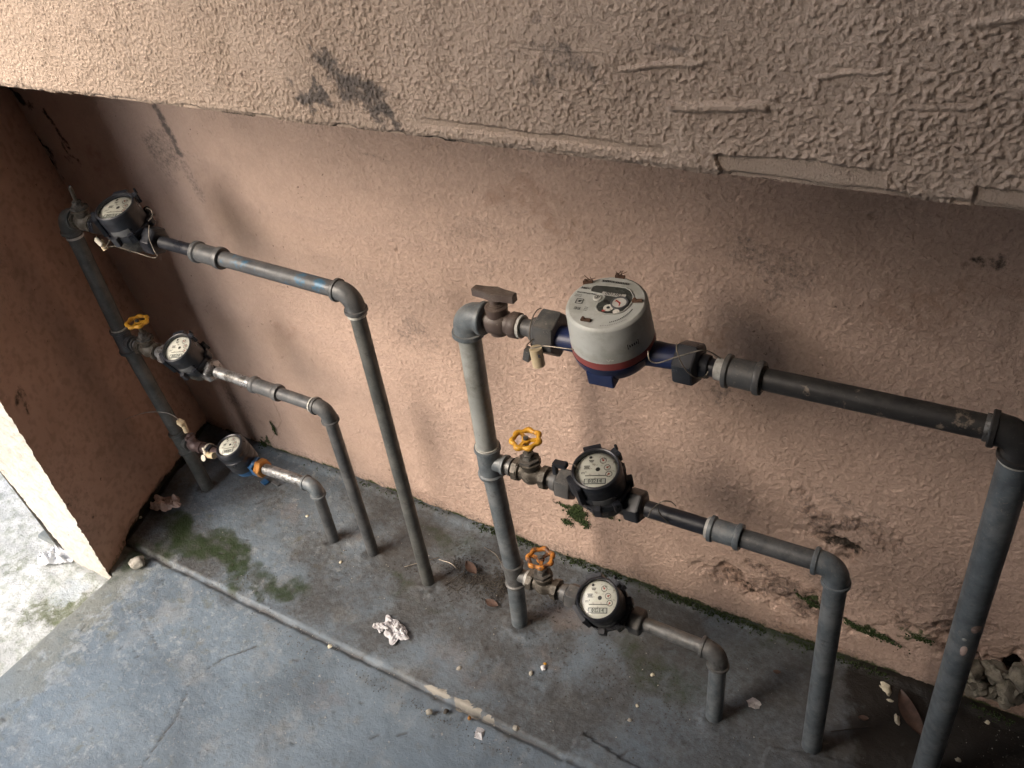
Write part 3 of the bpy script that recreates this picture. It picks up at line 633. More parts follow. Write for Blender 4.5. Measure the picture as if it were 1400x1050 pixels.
# right riser
rr_ = .0124
Rr = thing('riser_pipe', V(footR), 'right-hand riser pipe, pale grey plastic above and dark metal below, standing before the peach wall', 'pipe', 'upright supply pipes feeding the meters')
T0, T1, T2 = [r.A.copy() for r in rowsR]
ud = (T0 - T1).normalized(); ud2 = (T1 - T2).normalized(); ud3 = (T2 - footR).normalized()
mb = MB(); elbow(mb, T0, rowsR[0].d, -ud, .015, rr_ * 1.22, rr_ * .8); o = mb.build('elbow', 'pipe_blue', Rr)
mb = MB(); pipe(mb, T0 - ud * .02, T1 + ud * .018, rr_); mb.build('pipe_length', 'pvc', Rr)['label'] = 'pale grey plastic length'
mb = MB(); tee(mb, T1, ud, rowsR[1].d, rr_ * 1.10, .0225, .024, rr_ * .85); mb.build('tee_fitting', 'pipe_blue', Rr)
mb = MB(); pipe(mb, T1 - ud2 * .018, T2 + ud2 * .018, rr_ * .96); mb.build('pipe_length', 'pipe_blue', Rr)['label'] = 'dark metal length between the tees'
mb = MB(); tee(mb, T2, ud2, rowsR[2].d, rr_ * 1.02, .020, .024, rr_ * .72); mb.build('tee_fitting', 'galv_dull', Rr)
mb = MB(); pipe(mb, T2 - ud3 * .018, footR - ud3 * .012, rr_ * .92); mb.build('pipe_length', 'pipe_blue', Rr)['label'] = 'dark metal foot'
mb = MB(); ring(mb, T1 + ud * .0235, ud, rr_ * 1.14, .002); mb.build('thread_tape', 'tape', Rr)

# ================================================================== OUTLET RUNS
def outlet(row, t0, r, segs, foot, matv, matel, label, rd=None, re_k=1.7, el_k=1.22):
    """from t0 along the row to the elbow and down to the floor. segs: (kind, t_start, t_end, mat, r)"""
    rd = rd or r; foot = V(foot)
    T = thing('outlet_pipe', foot, label, 'pipe', 'outlet pipes bending down into the floor')
    dn = (foot - row.B).normalized(); re = r * re_k
    for kind, a, b, m_, rr2 in segs:
        mb = MB()
        if kind == 'pipe': pipe(mb, row.q(a), row.q(b), rr2); mb.build('pipe_length', m_, T)
        elif kind == 'coupling': coupling(mb, row.q(a), row.d, b - a, rr2); mb.build('coupling', m_, T)
        elif kind == 'ring': ring(mb, row.q((a + b) / 2), row.d, rr2, b - a); mb.build('thread_tape', m_, T)
        elif kind == 'bead': mb.lathe(row.q(a), row.d, bead(0, rr2 * .9, rr2, b - a), 26); mb.build('collar', m_, T)
    mb = MB(); elbow(mb, row.B, -row.d, dn, re, r * el_k, min(r, rd) * .9); mb.build('elbow', matel, T)
    mb = MB(); pipe(mb, row.B + dn * (re + .002), foot + dn * .012, rd); mb.build('drop_pipe', matv, T)
    return T, dn
r1 = rowsL[0]; tc = r1.t(267, 341)
T, dn = outlet(r1, 0, .0095, [('pipe', r1.t(222, 331), tc + .004, 'blackp', .0080), ('ring', tc - .0035, tc + .0005, 'tape', .0095), ('coupling', tc, r1.t(304, 352), 'pipe_dark', .0118), ('pipe', r1.t(300, 351), r1.L - .014, 'pipe_stain', .0095)],
       fl(586, 797), 'pipe_green', 'pipe_dark', 'long blue-smeared outlet pipe, the tallest of the three left outlets', .0093)
ring_ = MB(); ring(ring_, r1.B + dn * .0265, dn, .0115, .0028); ring_.build('thread_tape', 'tape', T)
r2_ = rowsL[1]; tc = r2_.t(345, 523)
outlet(r2_, 0, .0085, [('pipe', r2_.t(296, 506), tc + .004, 'galv', .0080), ('coupling', tc, r2_.t(382, 536), 'pipe_dark', .0102), ('pipe', r2_.t(379, 535), r2_.L - .013, 'pipe_dark', .0085), ('ring', r2_.L - .0255, r2_.L - .0235, 'tape', .0105)],
       fl(511, 757), 'pipe_dark', 'pipe_dark', 'mid-height left outlet pipe with a silver length, coming down between two others', .0088)
r3_ = rowsL[2]
outlet(r3_, 0, .0085, [('pipe', r3_.t(360, 641), r3_.L - .013, 'galv', .0084)], fl(457, 739), 'pipe_dark', 'pipe_blue', 'shortest outlet pipe of the left set, silver then dark, low beside the blue scrap', .0087)
q1 = rowsR[0]; tc = q1.t(992, 503)
T, dn = outlet(q1, 0, .0100, [('pipe', q1.t(950, 490), tc, 'blackp', .0082), ('ring', tc - .0085, tc + .001, 'tape', .0098), ('coupling', tc, q1.t(1043, 515), 'greyp', .0130), ('pipe', q1.t(1038, 514), q1.t(1046, 516), 'bronze', .0112), ('pipe', q1.t(1046, 516), q1.L - .016, 'pipe_scuff', .0100), ('ring', q1.L - .0265, q1.L - .0225, 'galv', .0112)],
       fl(1262, 1062), 'pipe_blue', 'pipe_scuff', 'thick outlet pipe of the big white meter, scuffed black then blue-grey down past the rubble', .0128, 1.5, 1.28)
ring_ = MB(); ring(ring_, q1.B + dn * .0235, dn, .0138, .003); ring_.build('thread_tape', 'tape', T)
for (px, py, a_, b_) in ((1321, 884, .0032, .0070), (1334, 862, .0045, .0060), (1110, 935, .0012, .006)):
    pass
def drip(px, py, w_, h_, mat_):
    Pc = q1.B + dn * ((at(px, py) - q1.B).dot(dn)); side_ = (at(px, py) - Pc); side_.y = 0; k_ = max(-.0124, min(.0124, side_.x)); mb = MB(); vs = []; n_ = 14
    for i in range(n_):
        a_ = 2 * pi * i / n_; dx_ = max(-.0127, min(.0127, k_ + w_ * cos(a_))); t_ = h_ * sin(a_) * (1.25 if sin(a_) > 0 else .8); vs.append(Pc - dn * t_ * -1 + V((dx_, -sqrt(max(0, .0128 ** 2 - dx_ ** 2)) - .0006, 0)))
    c0 = Pc + V((k_, -sqrt(max(0, .0128 ** 2 - k_ ** 2)) - .0013, 0)); mb.add([c0] + vs, [(0, i + 1, (i + 1) % n_ + 1) for i in range(n_)]); mb.build('paint_drip', mat_, T)
drip(1319, 883, .0030, .0075, 'pinkrag'); drip(1320, 868, .0022, .0020, 'pvc'); drip(1336, 855, .0040, .0055, 'pinkrag')
q2 = rowsR[1]; tc = q2.t(971, 721)
outlet(q2, 0, .0098, [('pipe', q2.t(884, 694), tc + .003, 'blackp', .0090), ('ring', tc - .0035, tc + .0005, 'tape', .0112), ('coupling', tc, q2.t(1014, 734), 'pipe_blue', .0118), ('pipe', q2.t(1010, 733), q2.L - .015, 'pipe_dark', .0098)],
       fl(1109, 1022), 'pipe_blue', 'pipe_blue', 'blue-grey outlet pipe bending down in front of the moss-stained wall, second from the right', .0112, 1.6)
q3 = rowsR[2]
outlet(q3, 0, .0092, [('pipe', q3.t(880, 853), q3.L - .014, 'galv_dull', .0088)], fl(976, 981), 'pipe_blue', 'galv_dull', 'short dull silver outlet pipe beside the white paper flake on the floor', .0102, 1.6)

# ================================================================== WATER METERS
def digits_mesh(txt, size, Mx):
    cu = bpy.data.curves.new('t', 'FONT'); cu.body = txt; cu.size = size; cu.align_x = 'CENTER'; cu.align_y = 'CENTER'; cu.extrude = 0; cu.resolution_u = 2
    ob = bpy.data.objects.new('t', cu); col.objects.link(ob); dg = bpy.context.evaluated_depsgraph_get(); me = bpy.data.meshes.new_from_object(ob.evaluated_get(dg))
    vs = [Mx @ v.co for v in me.vertices]; fs = [tuple(p.vertices) for p in me.polygons]
    bpy.data.objects.remove(ob); return vs, fs
def disc(mb, c, r, z, n=20, r0=0):
    if r0 == 0: mb.add([(c[0] + r * cos(2 * pi * k / n), c[1] + r * sin(2 * pi * k / n), z) for k in range(n)], [tuple(range(n))])
    else:
        vs = [(c[0] + q * cos(2 * pi * k / n), c[1] + q * sin(2 * pi * k / n), z) for q in (r0, r) for k in range(n)]
        mb.add(vs, [(k, (k + 1) % n, n + (k + 1) % n, n + k)[::-1] for k in range(n)])
def rect(mb, cx, cy, w_, h_, z, rot=0):
    c, s_ = cos(rot), sin(rot); P_ = [(-w_ / 2, -h_ / 2), (w_ / 2, -h_ / 2), (w_ / 2, h_ / 2), (-w_ / 2, h_ / 2)]
    mb.add([(cx + x * c - y * s_, cy + x * s_ + y * c, z) for x, y in P_], [(0, 1, 2, 3)])
def dial_print(parent, z, R_, rot, drops, clear=False):
    """cream face with a counter window, small pointer dials and print; rot turns the print"""
    mb = MB(); disc(mb, (0, 0), R_, z, 36); face = mb.build('dial_face', 'dial', parent, local=True, smooth=False)
    e = .00025; Rz = M.Rotation(rot, 4, 'Z')
    def put(mb, name, mat, zz):
        mb.v = [Rz @ p for p in mb.v]; return mb.build(name, mat, face, local=True, smooth=False)
    k = R_ / .021
    mb = MB(); rect(mb, -.001 * k, -.0115 * k, .0215 * k, .0062 * k, z + e); put(mb, 'counter_window', 'plate', 0)
    mb = MB(); rect(mb, -.001 * k, -.0115 * k, .0195 * k, .0046 * k, z + 2 * e); put(mb, 'counter_strip', 'white', 0)
    mb = MB(); vs, fs = digits_mesh('00%03d' % drops, .0055 * k, M.Translation((-.001 * k, -.0115 * k, z + 3 * e))); mb.add(vs, fs)
    for x in (-.0062, -.0022, .0018, .0058): rect(mb, (x - .001 + .0006) * k, -.0115 * k, .0004 * k, .0046 * k, z + 3 * e)
    rect(mb, -.001 * k, -.0050 * k, .020 * k, .0008 * k, z + e)
    vs, fs = digits_mesh('m³', .0048 * k, M.Translation((-.0125 * k, -.0015 * k, z + e))); mb.add(vs, fs)
    for (x, y, w_) in ((-.010, .0060, .006), (-.010, .0045, .005), (-.010, .0030, .0055), (-.006, .0125, .005), (-.006, .0110, .004)): rect(mb, x * k, y * k, w_ * k, .0009 * k, z + e)
    disc(mb, (-.0070 * k, .0160 * k), .0016 * k, z + e, 12)
    put(mb, 'lettering', 'ink', 0)
    mb = MB()
    for (x, y) in ((.0100, .0040), (.0055, .0120), (.0120, -.0035)):
        disc(mb, (x * k, y * k), .0034 * k, z + e, 20, .0029 * k)
        for q in range(10): rect(mb, (x + .0026 * cos(q * .628)) * k, (y + .0026 * sin(q * .628)) * k, .0007 * k, .0003 * k, z + e, q * .628)
    disc(mb, (.001 * k, .002 * k), .0024 * k, z + 1.5 * e, 8)
    put(mb, 'sub_dials', 'ink', 0)
    mb = MB()
    for (x, y, a_) in ((.0100, .0040, .5), (.0055, .0120, 2.), (.0120, -.0035, 4.)):
        disc(mb, (x * k, y * k), .0010 * k, z + 2 * e, 10); rect(mb, (x + .001 * cos(a_)) * k, (y + .001 * sin(a_)) * k, .003 * k, .0008 * k, z + 2 * e, a_)
    put(mb, 'pointers', 'redink', 0)
    mb = MB(); mb.lathe((0, 0, z + .0012), (0, 0, 1), [(0, R_ * .999), (.0006, R_ * .97), (.0011, R_ * .8), (.0014, R_ * .4), (.0015, .0005)], 36, cap=False)
    mb.build('glass', 'glass', parent, local=True)
    return face

def small_meter(label, rot, count, body='bronze', open_lid=0):
    """x is the pipe axis, z up out of the dial"""
    T = thing('water_meter', M.Identity(4), label, 'water meter', 'small round water meters')
    mb = MB()
    mb.lathe((0, 0, -.017), (0, 0, 1), [(0, .006), (0, .016), (.006, .0215), (.014, .0245), (.024, .0255), (.028, .0255), (.028, .01)], 36)
    mb.lathe((-.036, 0, 0), (1, 0, 0), [(0, .0085), (.004, .0105), (.068, .0105), (.072, .0085)], 24)
    for s_ in (-1, 1): mb.box((s_ * .022, 0, .004), (.016, .026, .02))
    mb.build('body', body, T, local=True)
    mb = MB()                                                    # register drum
    mb.lathe((0, 0, .011), (0, 0, 1), [(0, .010), (0, .0275), (.003, .0285), (.005, .0272), (.028, .0272), (.030, .0278), (.036, .0278), (.0395, .0268), (.0405, .0252), (.0400, .0240), (.0350, .0236)], 48, cap=False)
    mb.build('register_drum', 'blackp', T, local=True)
    mb = MB()                                                    # eight-sided clamp ring with lugs
    pts = []
    for k in range(16):
        a_ = 2 * pi * k / 16 + .2; R_ = .0318 if k % 2 == 0 else .0300
        pts.append((R_ * cos(a_), R_ * sin(a_)))
    mb.prism(pts, .012, .0205)
    for a_ in (.55, 1.25, 2.5, 3.6, 5.0, 5.7):
        Rz = M.Rotation(a_, 3, 'Z'); mb.box(Rz @ V((.0318, 0, .0175)), (.0065, .0085, .013), Rz)
    mb.build('clamp_ring', 'blackp', T, bevel=.0006, local=True)
    mb = MB()                                                    # hinge and front guard
    for a_, w_, nm in ((2.15, .020, 'lid_catch'), (4.15, .024, 'front_guard')):
        mb = MB()
        Rz = M.Rotation(a_, 3, 'Z'); mb.box(Rz @ V((.0290, 0, .037)), (.0055, w_, .027), Rz); mb.build(nm, 'blackp', T, bevel=.0007, local=True)
    mb = MB(); Rz = M.Rotation(1.15, 3, 'Z'); mb.box(Rz @ V((.0290, 0, .045)), (.006, .012, .012), Rz); mb.box(Rz @ V((.0325, .003, .052)), (.003, .0035, .008), Rz)
    mb.build('lid_hinge', 'blackp', T, bevel=.0007, local=True)
    mb = MB(); mb.lathe((0, 0, .018), (0, 0, 1), [(0, .0276), (.0, .0279), (.012, .0279), (.012, .0276)], 48, cap=False)
    mb.f = [f for i, f in enumerate(mb.f) if 37 <= (i % 48) <= 43]; mb.build('name_plate', 'plate', T, local=True)
    dial_print(T, .0455, .0236, rot, count)
    return T
def nut_obj(name, row, px, py, r, L, mat, parent, ph=.2, flip=1, neck=None):
    P_ = row.p(px, py); mb = MB(); hexnut(mb, P_, row.d * flip, r, L, None, ph)
    if neck: mb.lathe(P_ + row.d * flip * L * .5, row.d * flip, [(0, neck), (.008, neck * .9), (.008, neck * .4)], 24)
    mi = parent.matrix_world.inverted(); mb.v = [mi @ p for p in mb.v]
    return mb.build(name, mat, parent, bevel=.0006, local=True)

def place_meter(T, row, px, py, tilt, s_=1., zs=1.):
    P_ = row.p(px, py); m = frame(P_, row.d, radians(tilt)) @ M.Diagonal((s_, s_, s_ * zs, 1)); T.matrix_world = m; bpy.context.view_layer.update(); return T
MAT['glass_spot'] = MAT['glass']
m2 = small_meter('black-clamped small water meter directly below the big grey one, above a tuft of moss', .35, 214, 'iron')
def meter_copy(label):
    c = copy_tree(m2); c['label'] = label; return c
m3 = meter_copy('small black water meter just above the floor, between two dark grey hexagonal nuts')
l1 = meter_copy('highest small water meter, in the upper corner beside the valve that lost its wheel')
l2 = meter_copy('small water meter with its outlet joined by a bright silver nut')
place_meter(m2, rowsR[1], 827, 677, 14, .97, 1.10)
place_meter(m3, rowsR[2], 833, 834, 26, .98, 1.18)
place_meter(l1, rowsL[0], 187, 325, 14, .97, 1.0)
place_meter(l2, rowsL[1], 272, 500, 24, .86, 1.2)
# nuts differ from meter to meter
nut_obj('union_nut', rowsR[1], 775, 661, .0180, .020, 'greyp', m2, .25, -1, .013)
nut_obj('union_nut', rowsR[1], 870, 690, .0185, .019, 'blackp', m2, .1, 1)
nut_obj('union_nut', rowsR[2], 785, 815, .0165, .018, 'greyp', m3, .3, -1, .012)
nut_obj('union_nut', rowsR[2], 872, 849, .0170, .017, 'greyp', m3, .15, 1)
nut_obj('union_nut', rowsL[0], 212, 329, .0185, .021, 'blackp', l1, .15, 1)
nut_obj('union_nut', rowsL[0], 134, 308, .0140, .010, 'blackp', l1, .15, -1)
nut_obj('union_nut', rowsL[1], 289, 506, .0165, .017, 'galv', l2, .2, 1)
nut_obj('union_nut', rowsL[1], 228, 485, .0150, .016, 'galv', l2, .2, -1, .010)
# low left meter: deep round cap over a blue body
l3 = thing('water_meter', M.Identity(4), 'low small water meter with deep round black cap over blue body, beside the brass nut', 'water meter', 'small round water meters')
mb = MB(); mb.lathe((0, 0, -.017), (0, 0, 1), [(0, .006), (0, .017), (.006, .0225), (.014, .0245), (.022, .0250), (.022, .01)], 36)
mb.lathe((-.034, 0, 0), (1, 0, 0), [(0, .0085), (.004, .0105), (.064, .0105), (.068, .0085)], 24); mb.box((.024, 0, -.002), (.018, .024, .022))
mb.build('body', 'blue2', l3, local=True)
mb = MB(); mb.lathe((0, 0, .0), (0, 0, 1), [(0, .020), (0, .0262), (.010, .0268), (.0115, .0262), (.0135, .0262), (.0150, .0272), (.030, .0274), (.0315, .0268), (.0335, .0268), (.0350, .0276), (.0400, .0272), (.0435, .0245), (.0440, .0225), (.0430, .0205), (.0390, .0200)], 48, cap=False)
mb.build('cap', 'blackp', l3, local=True)
mb = MB(); mb.lathe((0, 0, .0265), (0, 0, 1), bead(0, .0273, .0280, .0016), 48, cap=False); mb.build('cap_rib', 'blackp', l3, local=True)
dial_print(l3, .0420, .0205, .5, 87)
place_meter(l3, rowsL[2], 334, 630, 15, .88, 1.22)
nut_obj('union_nut', rowsL[2], 358, 638, .0150, .013, 'brassor', l3, .3, 1)
nut_obj('union_nut', rowsL[2], 287, 613, .0115, .008, 'blackp', l3, .3, -1)

# the big white meter ------------------------------------------------
bm_ = thing('water_meter', M.Identity(4), 'large light grey water meter with a red ring and dark blue base, printed flat top', 'water meter')
mb = MB()
mb.lathe((0, 0, -.0175), (0, 0, 1), [(0, .010), (0, .022), (.004, .028), (.010, .0325), (.018, .0355), (.026, .0365), (.026, .02)], 40)
mb.lathe((-.058, 0, 0), (1, 0, 0), [(0, .009), (.0, .0112), (.036, .0125), (.08, .0125), (.116, .0112), (.116, .009)], 26)
for a_ in (pi / 2 + .1, 4.70):
    Rz = M.Rotation(a_, 3, 'Z'); mb.box(Rz @ V((.0265, 0, -.008)), (.017, .024, .017), Rz)
mb.build('base', 'blue', bm_, bevel=.0008, local=True)
mb = MB(); mb.lathe((0, 0, .0085), (0, 0, 1), [(0, .030), (0, .0362), (.0085, .0360), (.0085, .030)], 48, cap=False); mb.build('red_ring', 'redp', bm_, local=True)
mb = MB(); mb.lathe((0, 0, .0170), (0, 0, 1), [(0, .030), (0, .0359), (.0385, .0343), (.0405, .0335), (.0420, .0315)], 56, cap=False)
mb.lathe((0, 0, .0590), (0, 0, 1), [(0, .0315), (0, .0001)], 56, cap=False)
shell = mb.build('shell', 'lgrey', bm_, local=True)
zt = .0592
def out_window(k=1.):
    P_ = [(-.016, .0185), (-.0185, .0165), (-.0190, .0125), (-.0175, .0095), (-.006, .0085), (-.0035, .0055), (-.0040, .0010), (-.0065, -.0025), (-.0062, -.0080), (-.0020, -.0125), (.0050, -.0140), (.0120, -.0125), (.0180, -.0080), (.0205, -.0010),
          (.0210, .0060), (.0195, .0120), (.0150, .0175), (.0095, .0200), (.0, .0200)]
    return P_
mb = MB(); W_ = out_window(); mb.prism([(x * 1.0, y) for x, y in W_][::-1], zt, zt + .0004); win = mb.build('register_window', 'darkwin', bm_, local=True, smooth=False)
mb = MB(); mb.sweep([V((x, y, zt + .0003)) for x, y in W_], .0007, 6, True); mb.build('window_rim', 'lgrey_d', win, local=True)
mb = MB(); rect(mb, .003, .0095, .021, .0042, zt + .0007); mb.build('counter_strip', 'white', win, local=True, smooth=False)
mb = MB(); vs, fs = digits_mesh('001382', .0050, M.Translation((.003, .0095, zt + .0010))); mb.add(vs, fs); mb.build('digits', 'ink', win, local=True, smooth=False)
mb = MB(); mb.lathe((.0115, .0005, zt + .0004), (0, 0, 1), [(0, .0074), (.0016, .0074), (.0016, .0062), (.0006, .0060), (.0006, .0001)], 28, cap=False); mb.build('dial_bezel', 'plate', win, local=True)
mb = MB(); disc(mb, (.0115, .0005), .0059, zt + .0013, 24); mb.build('dial_face', 'white', win, local=True, smooth=False)
mb = MB(); rect(mb, .0105, .0010, .0055, .0014, zt + .0017, 2.6); disc(mb, (.0085, .0020), .0016, zt + .0017, 3); rect(mb, .0125, -.002, .0008, .003, zt + .0017, .2)
rect(mb, .002, -.0105, .0030, .0022, zt + .0007, .3); mb.build('pointer', 'redink', win, local=True, smooth=False)
mb = MB(); disc(mb, (.0045, -.0065), .0042, zt + .0007, 20); disc(mb, (.0125, -.0095), .0028, zt + .0007, 16); mb.build('sub_dials', 'dial', win, local=True, smooth=False)
mb = MB(); disc(mb, (-.0005, .0005), .0021, zt + .0009, 7); disc(mb, (.0025, -.0005), .0014, zt + .0009, 6); disc(mb, (.0045, -.0065), .0016, zt + .0010, 7); mb.build('leak_star', 'ink', win, local=True, smooth=False)
mb = MB(); mb.lathe((.0, 0, zt + .0018), (0, 0, 1), [(0, .001), (0, .0001)], 8)
mb = MB(); mb.lathe((-.0092, .0032, zt), (0, 0, 1), [(0, .0036), (.0012, .0036), (.0016, .0031), (.0016, .0001)], 24, cap=False); btn = mb.build('round_button', 'white', bm_, local=True)
mb = MB(); disc(mb, (-.0092, .0032), .0021, zt + .0018, 18, .0016); rect(mb, -.0092, .0032, .0005, .0030, zt + .0018); rect(mb, -.0086, .0032, .0004, .0026, zt + .0018); mb.build('button_mark', 'ink', btn, local=True, smooth=False)
rl_ = random.Random(3)
mb = MB()
for k in range(34):                                              # bar code at the back edge
    rect(mb, -.0135 + k * .00074 + (.0, .0002)[k % 2], .0250 - .02 * ((k - 17) * .00074) ** 2 * 60, rl_.choice((.0003, .0004, .0005)), .0026, zt + .0004)
def scribble(x, y, n, hgt, rot=0, gap=.25):
    px = 0
    for k in range(n):
        w_ = hgt * rl_.uniform(.45, .8)
        c, s_ = cos(rot), sin(rot)
        for q in range(2):
            xx = px + w_ * (.2 + .6 * q); rect(mb, x + xx * c - 0, y + xx * s_, hgt * .2, hgt * rl_.uniform(.65, 1), zt + .0004, rot)
        rect(mb, x + (px + w_ / 2) * c - rl_.uniform(-.4, .4) * hgt * s_, y + (px + w_ / 2) * s_ + rl_.uniform(-.4, .4) * hgt * c, w_ * .8, hgt * .2, zt + .0004, rot); px += w_ * (1 + gap)
scribble(-.0275, .0130, 6, .0026); scribble(-.0290, .0070, 8, .0020); scribble(-.0180, .0070, 4, .0020)
for y in (.0040, .0022): scribble(-.0295, y, 8, .0010)
for x, y, s2 in ((-.0225, -.0035, .0058),):
    for a_, b_, w_, h_ in ((0, s2 / 2, s2, .0006), (0, -s2 / 2, s2, .0006), (-s2 / 2, 0, .0006, s2), (s2 / 2, 0, .0006, s2), (.0, 0, .0022, .0022), (.0012, .0012, .0024, .0008)): rect(mb, x + a_, y + b_, w_, h_, zt + .0004)
for a_, b_ in ((-.0225, -.0122), (-.0195, -.0122)):
    for k in range(3): rect(mb, a_, b_ + (k - 1) * .0012, .0024, .0005, zt + .0004)
    rect(mb, a_ + .001, b_, .0005, .0028, zt + .0004)
for k in range(3): scribble(-.0150, -.0095 - k * .0018, 5, .0009)
n_ = 16
for k in range(n_):                                              # print that follows the rim at the lower right
    a_ = -1.05 + k * .062; rect(mb, .0245 * cos(a_), .0245 * sin(a_) - .001, .0011, .0009, zt + .0004, a_ + rl_.uniform(-.6, .6))
    a_ = -1.35 + k * .05; rect(mb, .0285 * cos(a_), .0285 * sin(a_), .0006, .0005, zt + .0004, a_)
mb.build('lettering', 'ink', shell, local=True, smooth=False)['kind'] = 'stuff'
mb = MB()                                                        # a framed mark on the side
th0 = -.62
for k in range(7):
    pass
def side_rect(mb, th, z0, w_, h_, rot=0, R_=.0357):
    c, s_ = cos(rot), sin(rot); vs = []
    for x, y in ((-w_ / 2, -h_ / 2), (w_ / 2, -h_ / 2), (w_ / 2, h_ / 2), (-w_ / 2, h_ / 2)):
        u_, v_ = x * c - y * s_, x * s_ + y * c; a_ = th + u_ / R_; rr3 = R_ - (z0 + v_ - .017) * .0416 + .0003; vs.append((rr3 * cos(a_), rr3 * sin(a_), z0 + v_))
    mb.add(vs, [(0, 1, 2, 3)])
for dx_, w_, h_ in ((-.0052, .0007, .0052), (.0052, .0007, .0052)): side_rect(mb, th0 + dx_ / .036, .033, w_, h_)
for dz in (-.0026, .0026): side_rect(mb, th0, .033 + dz, .0110, .0007)
for k in range(4): side_rect(mb, th0 + (-.0033 + k * .0022) / .036, .033, .0012, .0030, .15)
mb.build('side_mark', 'ink', shell, local=True, smooth=False)
mb = MB(); side_rect(mb, -1.28, .0215, .0008, .0035, .5); side_rect(mb, -1.24, .0215, .0008, .0035, -.5); side_rect(mb, -1.17, .0215, .0020, .0012, 0); mb.build('white_mark', 'white', shell, local=True, smooth=False)
for (x, y, a_) in ((.0, .0318, 0), (-.0245, .0200, .4), (.0250, .0060, .2), (-.0080, -.0245, 0)):
    mb = MB(); Rz = M.Rotation(a_, 3, 'Z'); mb.box((x, y, zt + .0012), (.0085, .0030, .0024), Rz); mb.box(V((x, y, zt + .003)) + Rz @ V((-.002, 0, 0)), (.0022, .0022, .0030), Rz)
    if y > .01:
        for k in range(7): mb.sweep([V((x + rl_.uniform(-.005, .005), y, zt + .002)), V((x + rl_.uniform(-.007, .007), y + rl_.uniform(0, .003), zt + rl_.uniform(.004, .0075)))], .0004, 5)
    mb.build('rusty_clip', 'rust', bm_, bevel=.0003, local=True)
place_meter(bm_, rowsR[0], 840, 473, 9, 1.0)
bm_.matrix_world = bm_.matrix_world @ M.Diagonal((1.08, 1.08, .93, 1))
bm_.matrix_world = bm_.matrix_world @ M.Rotation(radians(3), 4, 'Z'); bpy.context.view_layer.update()
o = nut_obj('union_nut', rowsR[0], 752, 451, .0235, .024, 'greyp', bm_, .25, -1, .013)
o = nut_obj('union_nut', rowsR[0], 943, 494, .0205, .0215, 'blackp', bm_, .1, 1, .0115)

# ================================================================== VALVES
def wheel_valve(label, body_mat='bronze'):
    """gate valve: x is the pipe axis, wheel above"""
    T = thing('gate_valve', M.Identity(4), label, 'valve', 'gate valves')
    mb = MB()
    mb.lathe((-.022, 0, 0), (1, 0, 0), [(0, .007), (0, .0118), (.002, .0128), (.008, .0128), (.009, .0098), (.013, .0100), (.017, .0125), (.022, .0138), (.027, .0125), (.031, .0100), (.035, .0098), (.036, .0128), (.042, .0128), (.044, .0118), (.044, .007)], 28)
    mb.lathe((0, 0, .004), (0, 0, 1), [(0, .0095), (.010, .0105), (.013, .0128), (.0155, .0130), (.0165, .0105)], 28)
    for s_ in (-1, 1): mb.lathe((s_ * .0185 - .003, 0, 0), (1, 0, 0), [(0, .0130), (0, .0142), (.006, .0142), (.006, .0130)], 8, .39)
    mb.build('body', body_mat, T, local=True)
    mb = MB(); mb.lathe((0, 0, .0200), (0, 0, 1), [(0, .0110), (.0, .0125), (.004, .0125), (.0045, .0085), (.0085, .0070)], 6); mb.lathe((0, 0, .028), (0, 0, 1), [(0, .0068), (.0035, .0068), (.0045, .0050)], 6, .3)
    mb.build('bonnet', 'iron', T, bevel=.0004, local=True)
    mb = MB(); mb.lathe((0, 0, .0315), (0, 0, 1), [(0, .0028), (.021, .0026), (.021, .0005)], 14); mb.build('stem', 'bronze', T, local=True)
    return T
def wheel(T, mat='orange'):
    zc = .0500; mb = MB(); pts = []; rad = []
    for k in range(56):
        a_ = 2 * pi * k / 56; R_ = .0150 + .0010 * cos(7 * a_); pts.append(V((R_ * cos(a_), R_ * sin(a_), zc + .0014))); rad.append(.0030 + .0005 * cos(7 * a_))
    mb.sweep(pts, rad, 10, True)
    mb.lathe((0, 0, zc - .002), (0, 0, 1), [(0, .0035), (0, .0052), (.0035, .0048), (.0042, .003)], 20)
    for a_ in (.3, .3 + 2.09, .3 + 4.19):
        Rz = M.Rotation(a_, 3, 'Z'); mb.box(Rz @ V((.0098, 0, zc + .0004)), (.0112, .0046, .0022), Rz, .9)
    h_ = mb.build('handwheel', mat, T, local=True)
    mb = MB(); mb.lathe((0, 0, zc + .002), (0, 0, 1), [(0, .0034), (.0026, .0034), (.0030, .0022)], 6); mb.build('wheel_nut', 'iron', h_, local=True)
def place_valve(T, row, px, py, s_=1., rz=0, tilt=0):
    T.matrix_world = frame(row.p(px, py), row.d, radians(tilt)) @ M.Scale(s_, 4)
    for ch in T.children:
        if ch.name.startswith('handwheel'): ch.rotation_euler = (0, 0, rz)
    return T
v0 = wheel_valve('bronze valve without its wheel, only a bare spindle, at the top of the leaning riser')
mb = MB(); mb.lathe((0, 0, .041), (.10, 0, 1), [(0, .0016), (.014, .0015), (.0145, .0008)], 10); sp = mb.build('bare_spindle', 'galv_dull', v0, local=True)
v1 = wheel_valve('bronze gate valve with orange handwheel on the leaning riser near the side wall'); wheel(v1)
v2 = copy_tree(v1); v2['label'] = 'gate valve with orange handwheel beside the pale grey riser, higher of the riser\'s pair'
v3 = wheel_valve('x'); wheel(v3, 'orange2'); v3['label'] = 'gate valve with brown-stained orange handwheel, closest to the floor'
place_valve(v0, rowsL[0], 117, 304, .95); place_valve(v1, rowsL[1], 204, 476, .95, .4)
place_valve(v2, rowsR[1], 727, 647, 1.0, .1); place_valve(v3, rowsR[2], 744, 799, 1.0, .8)
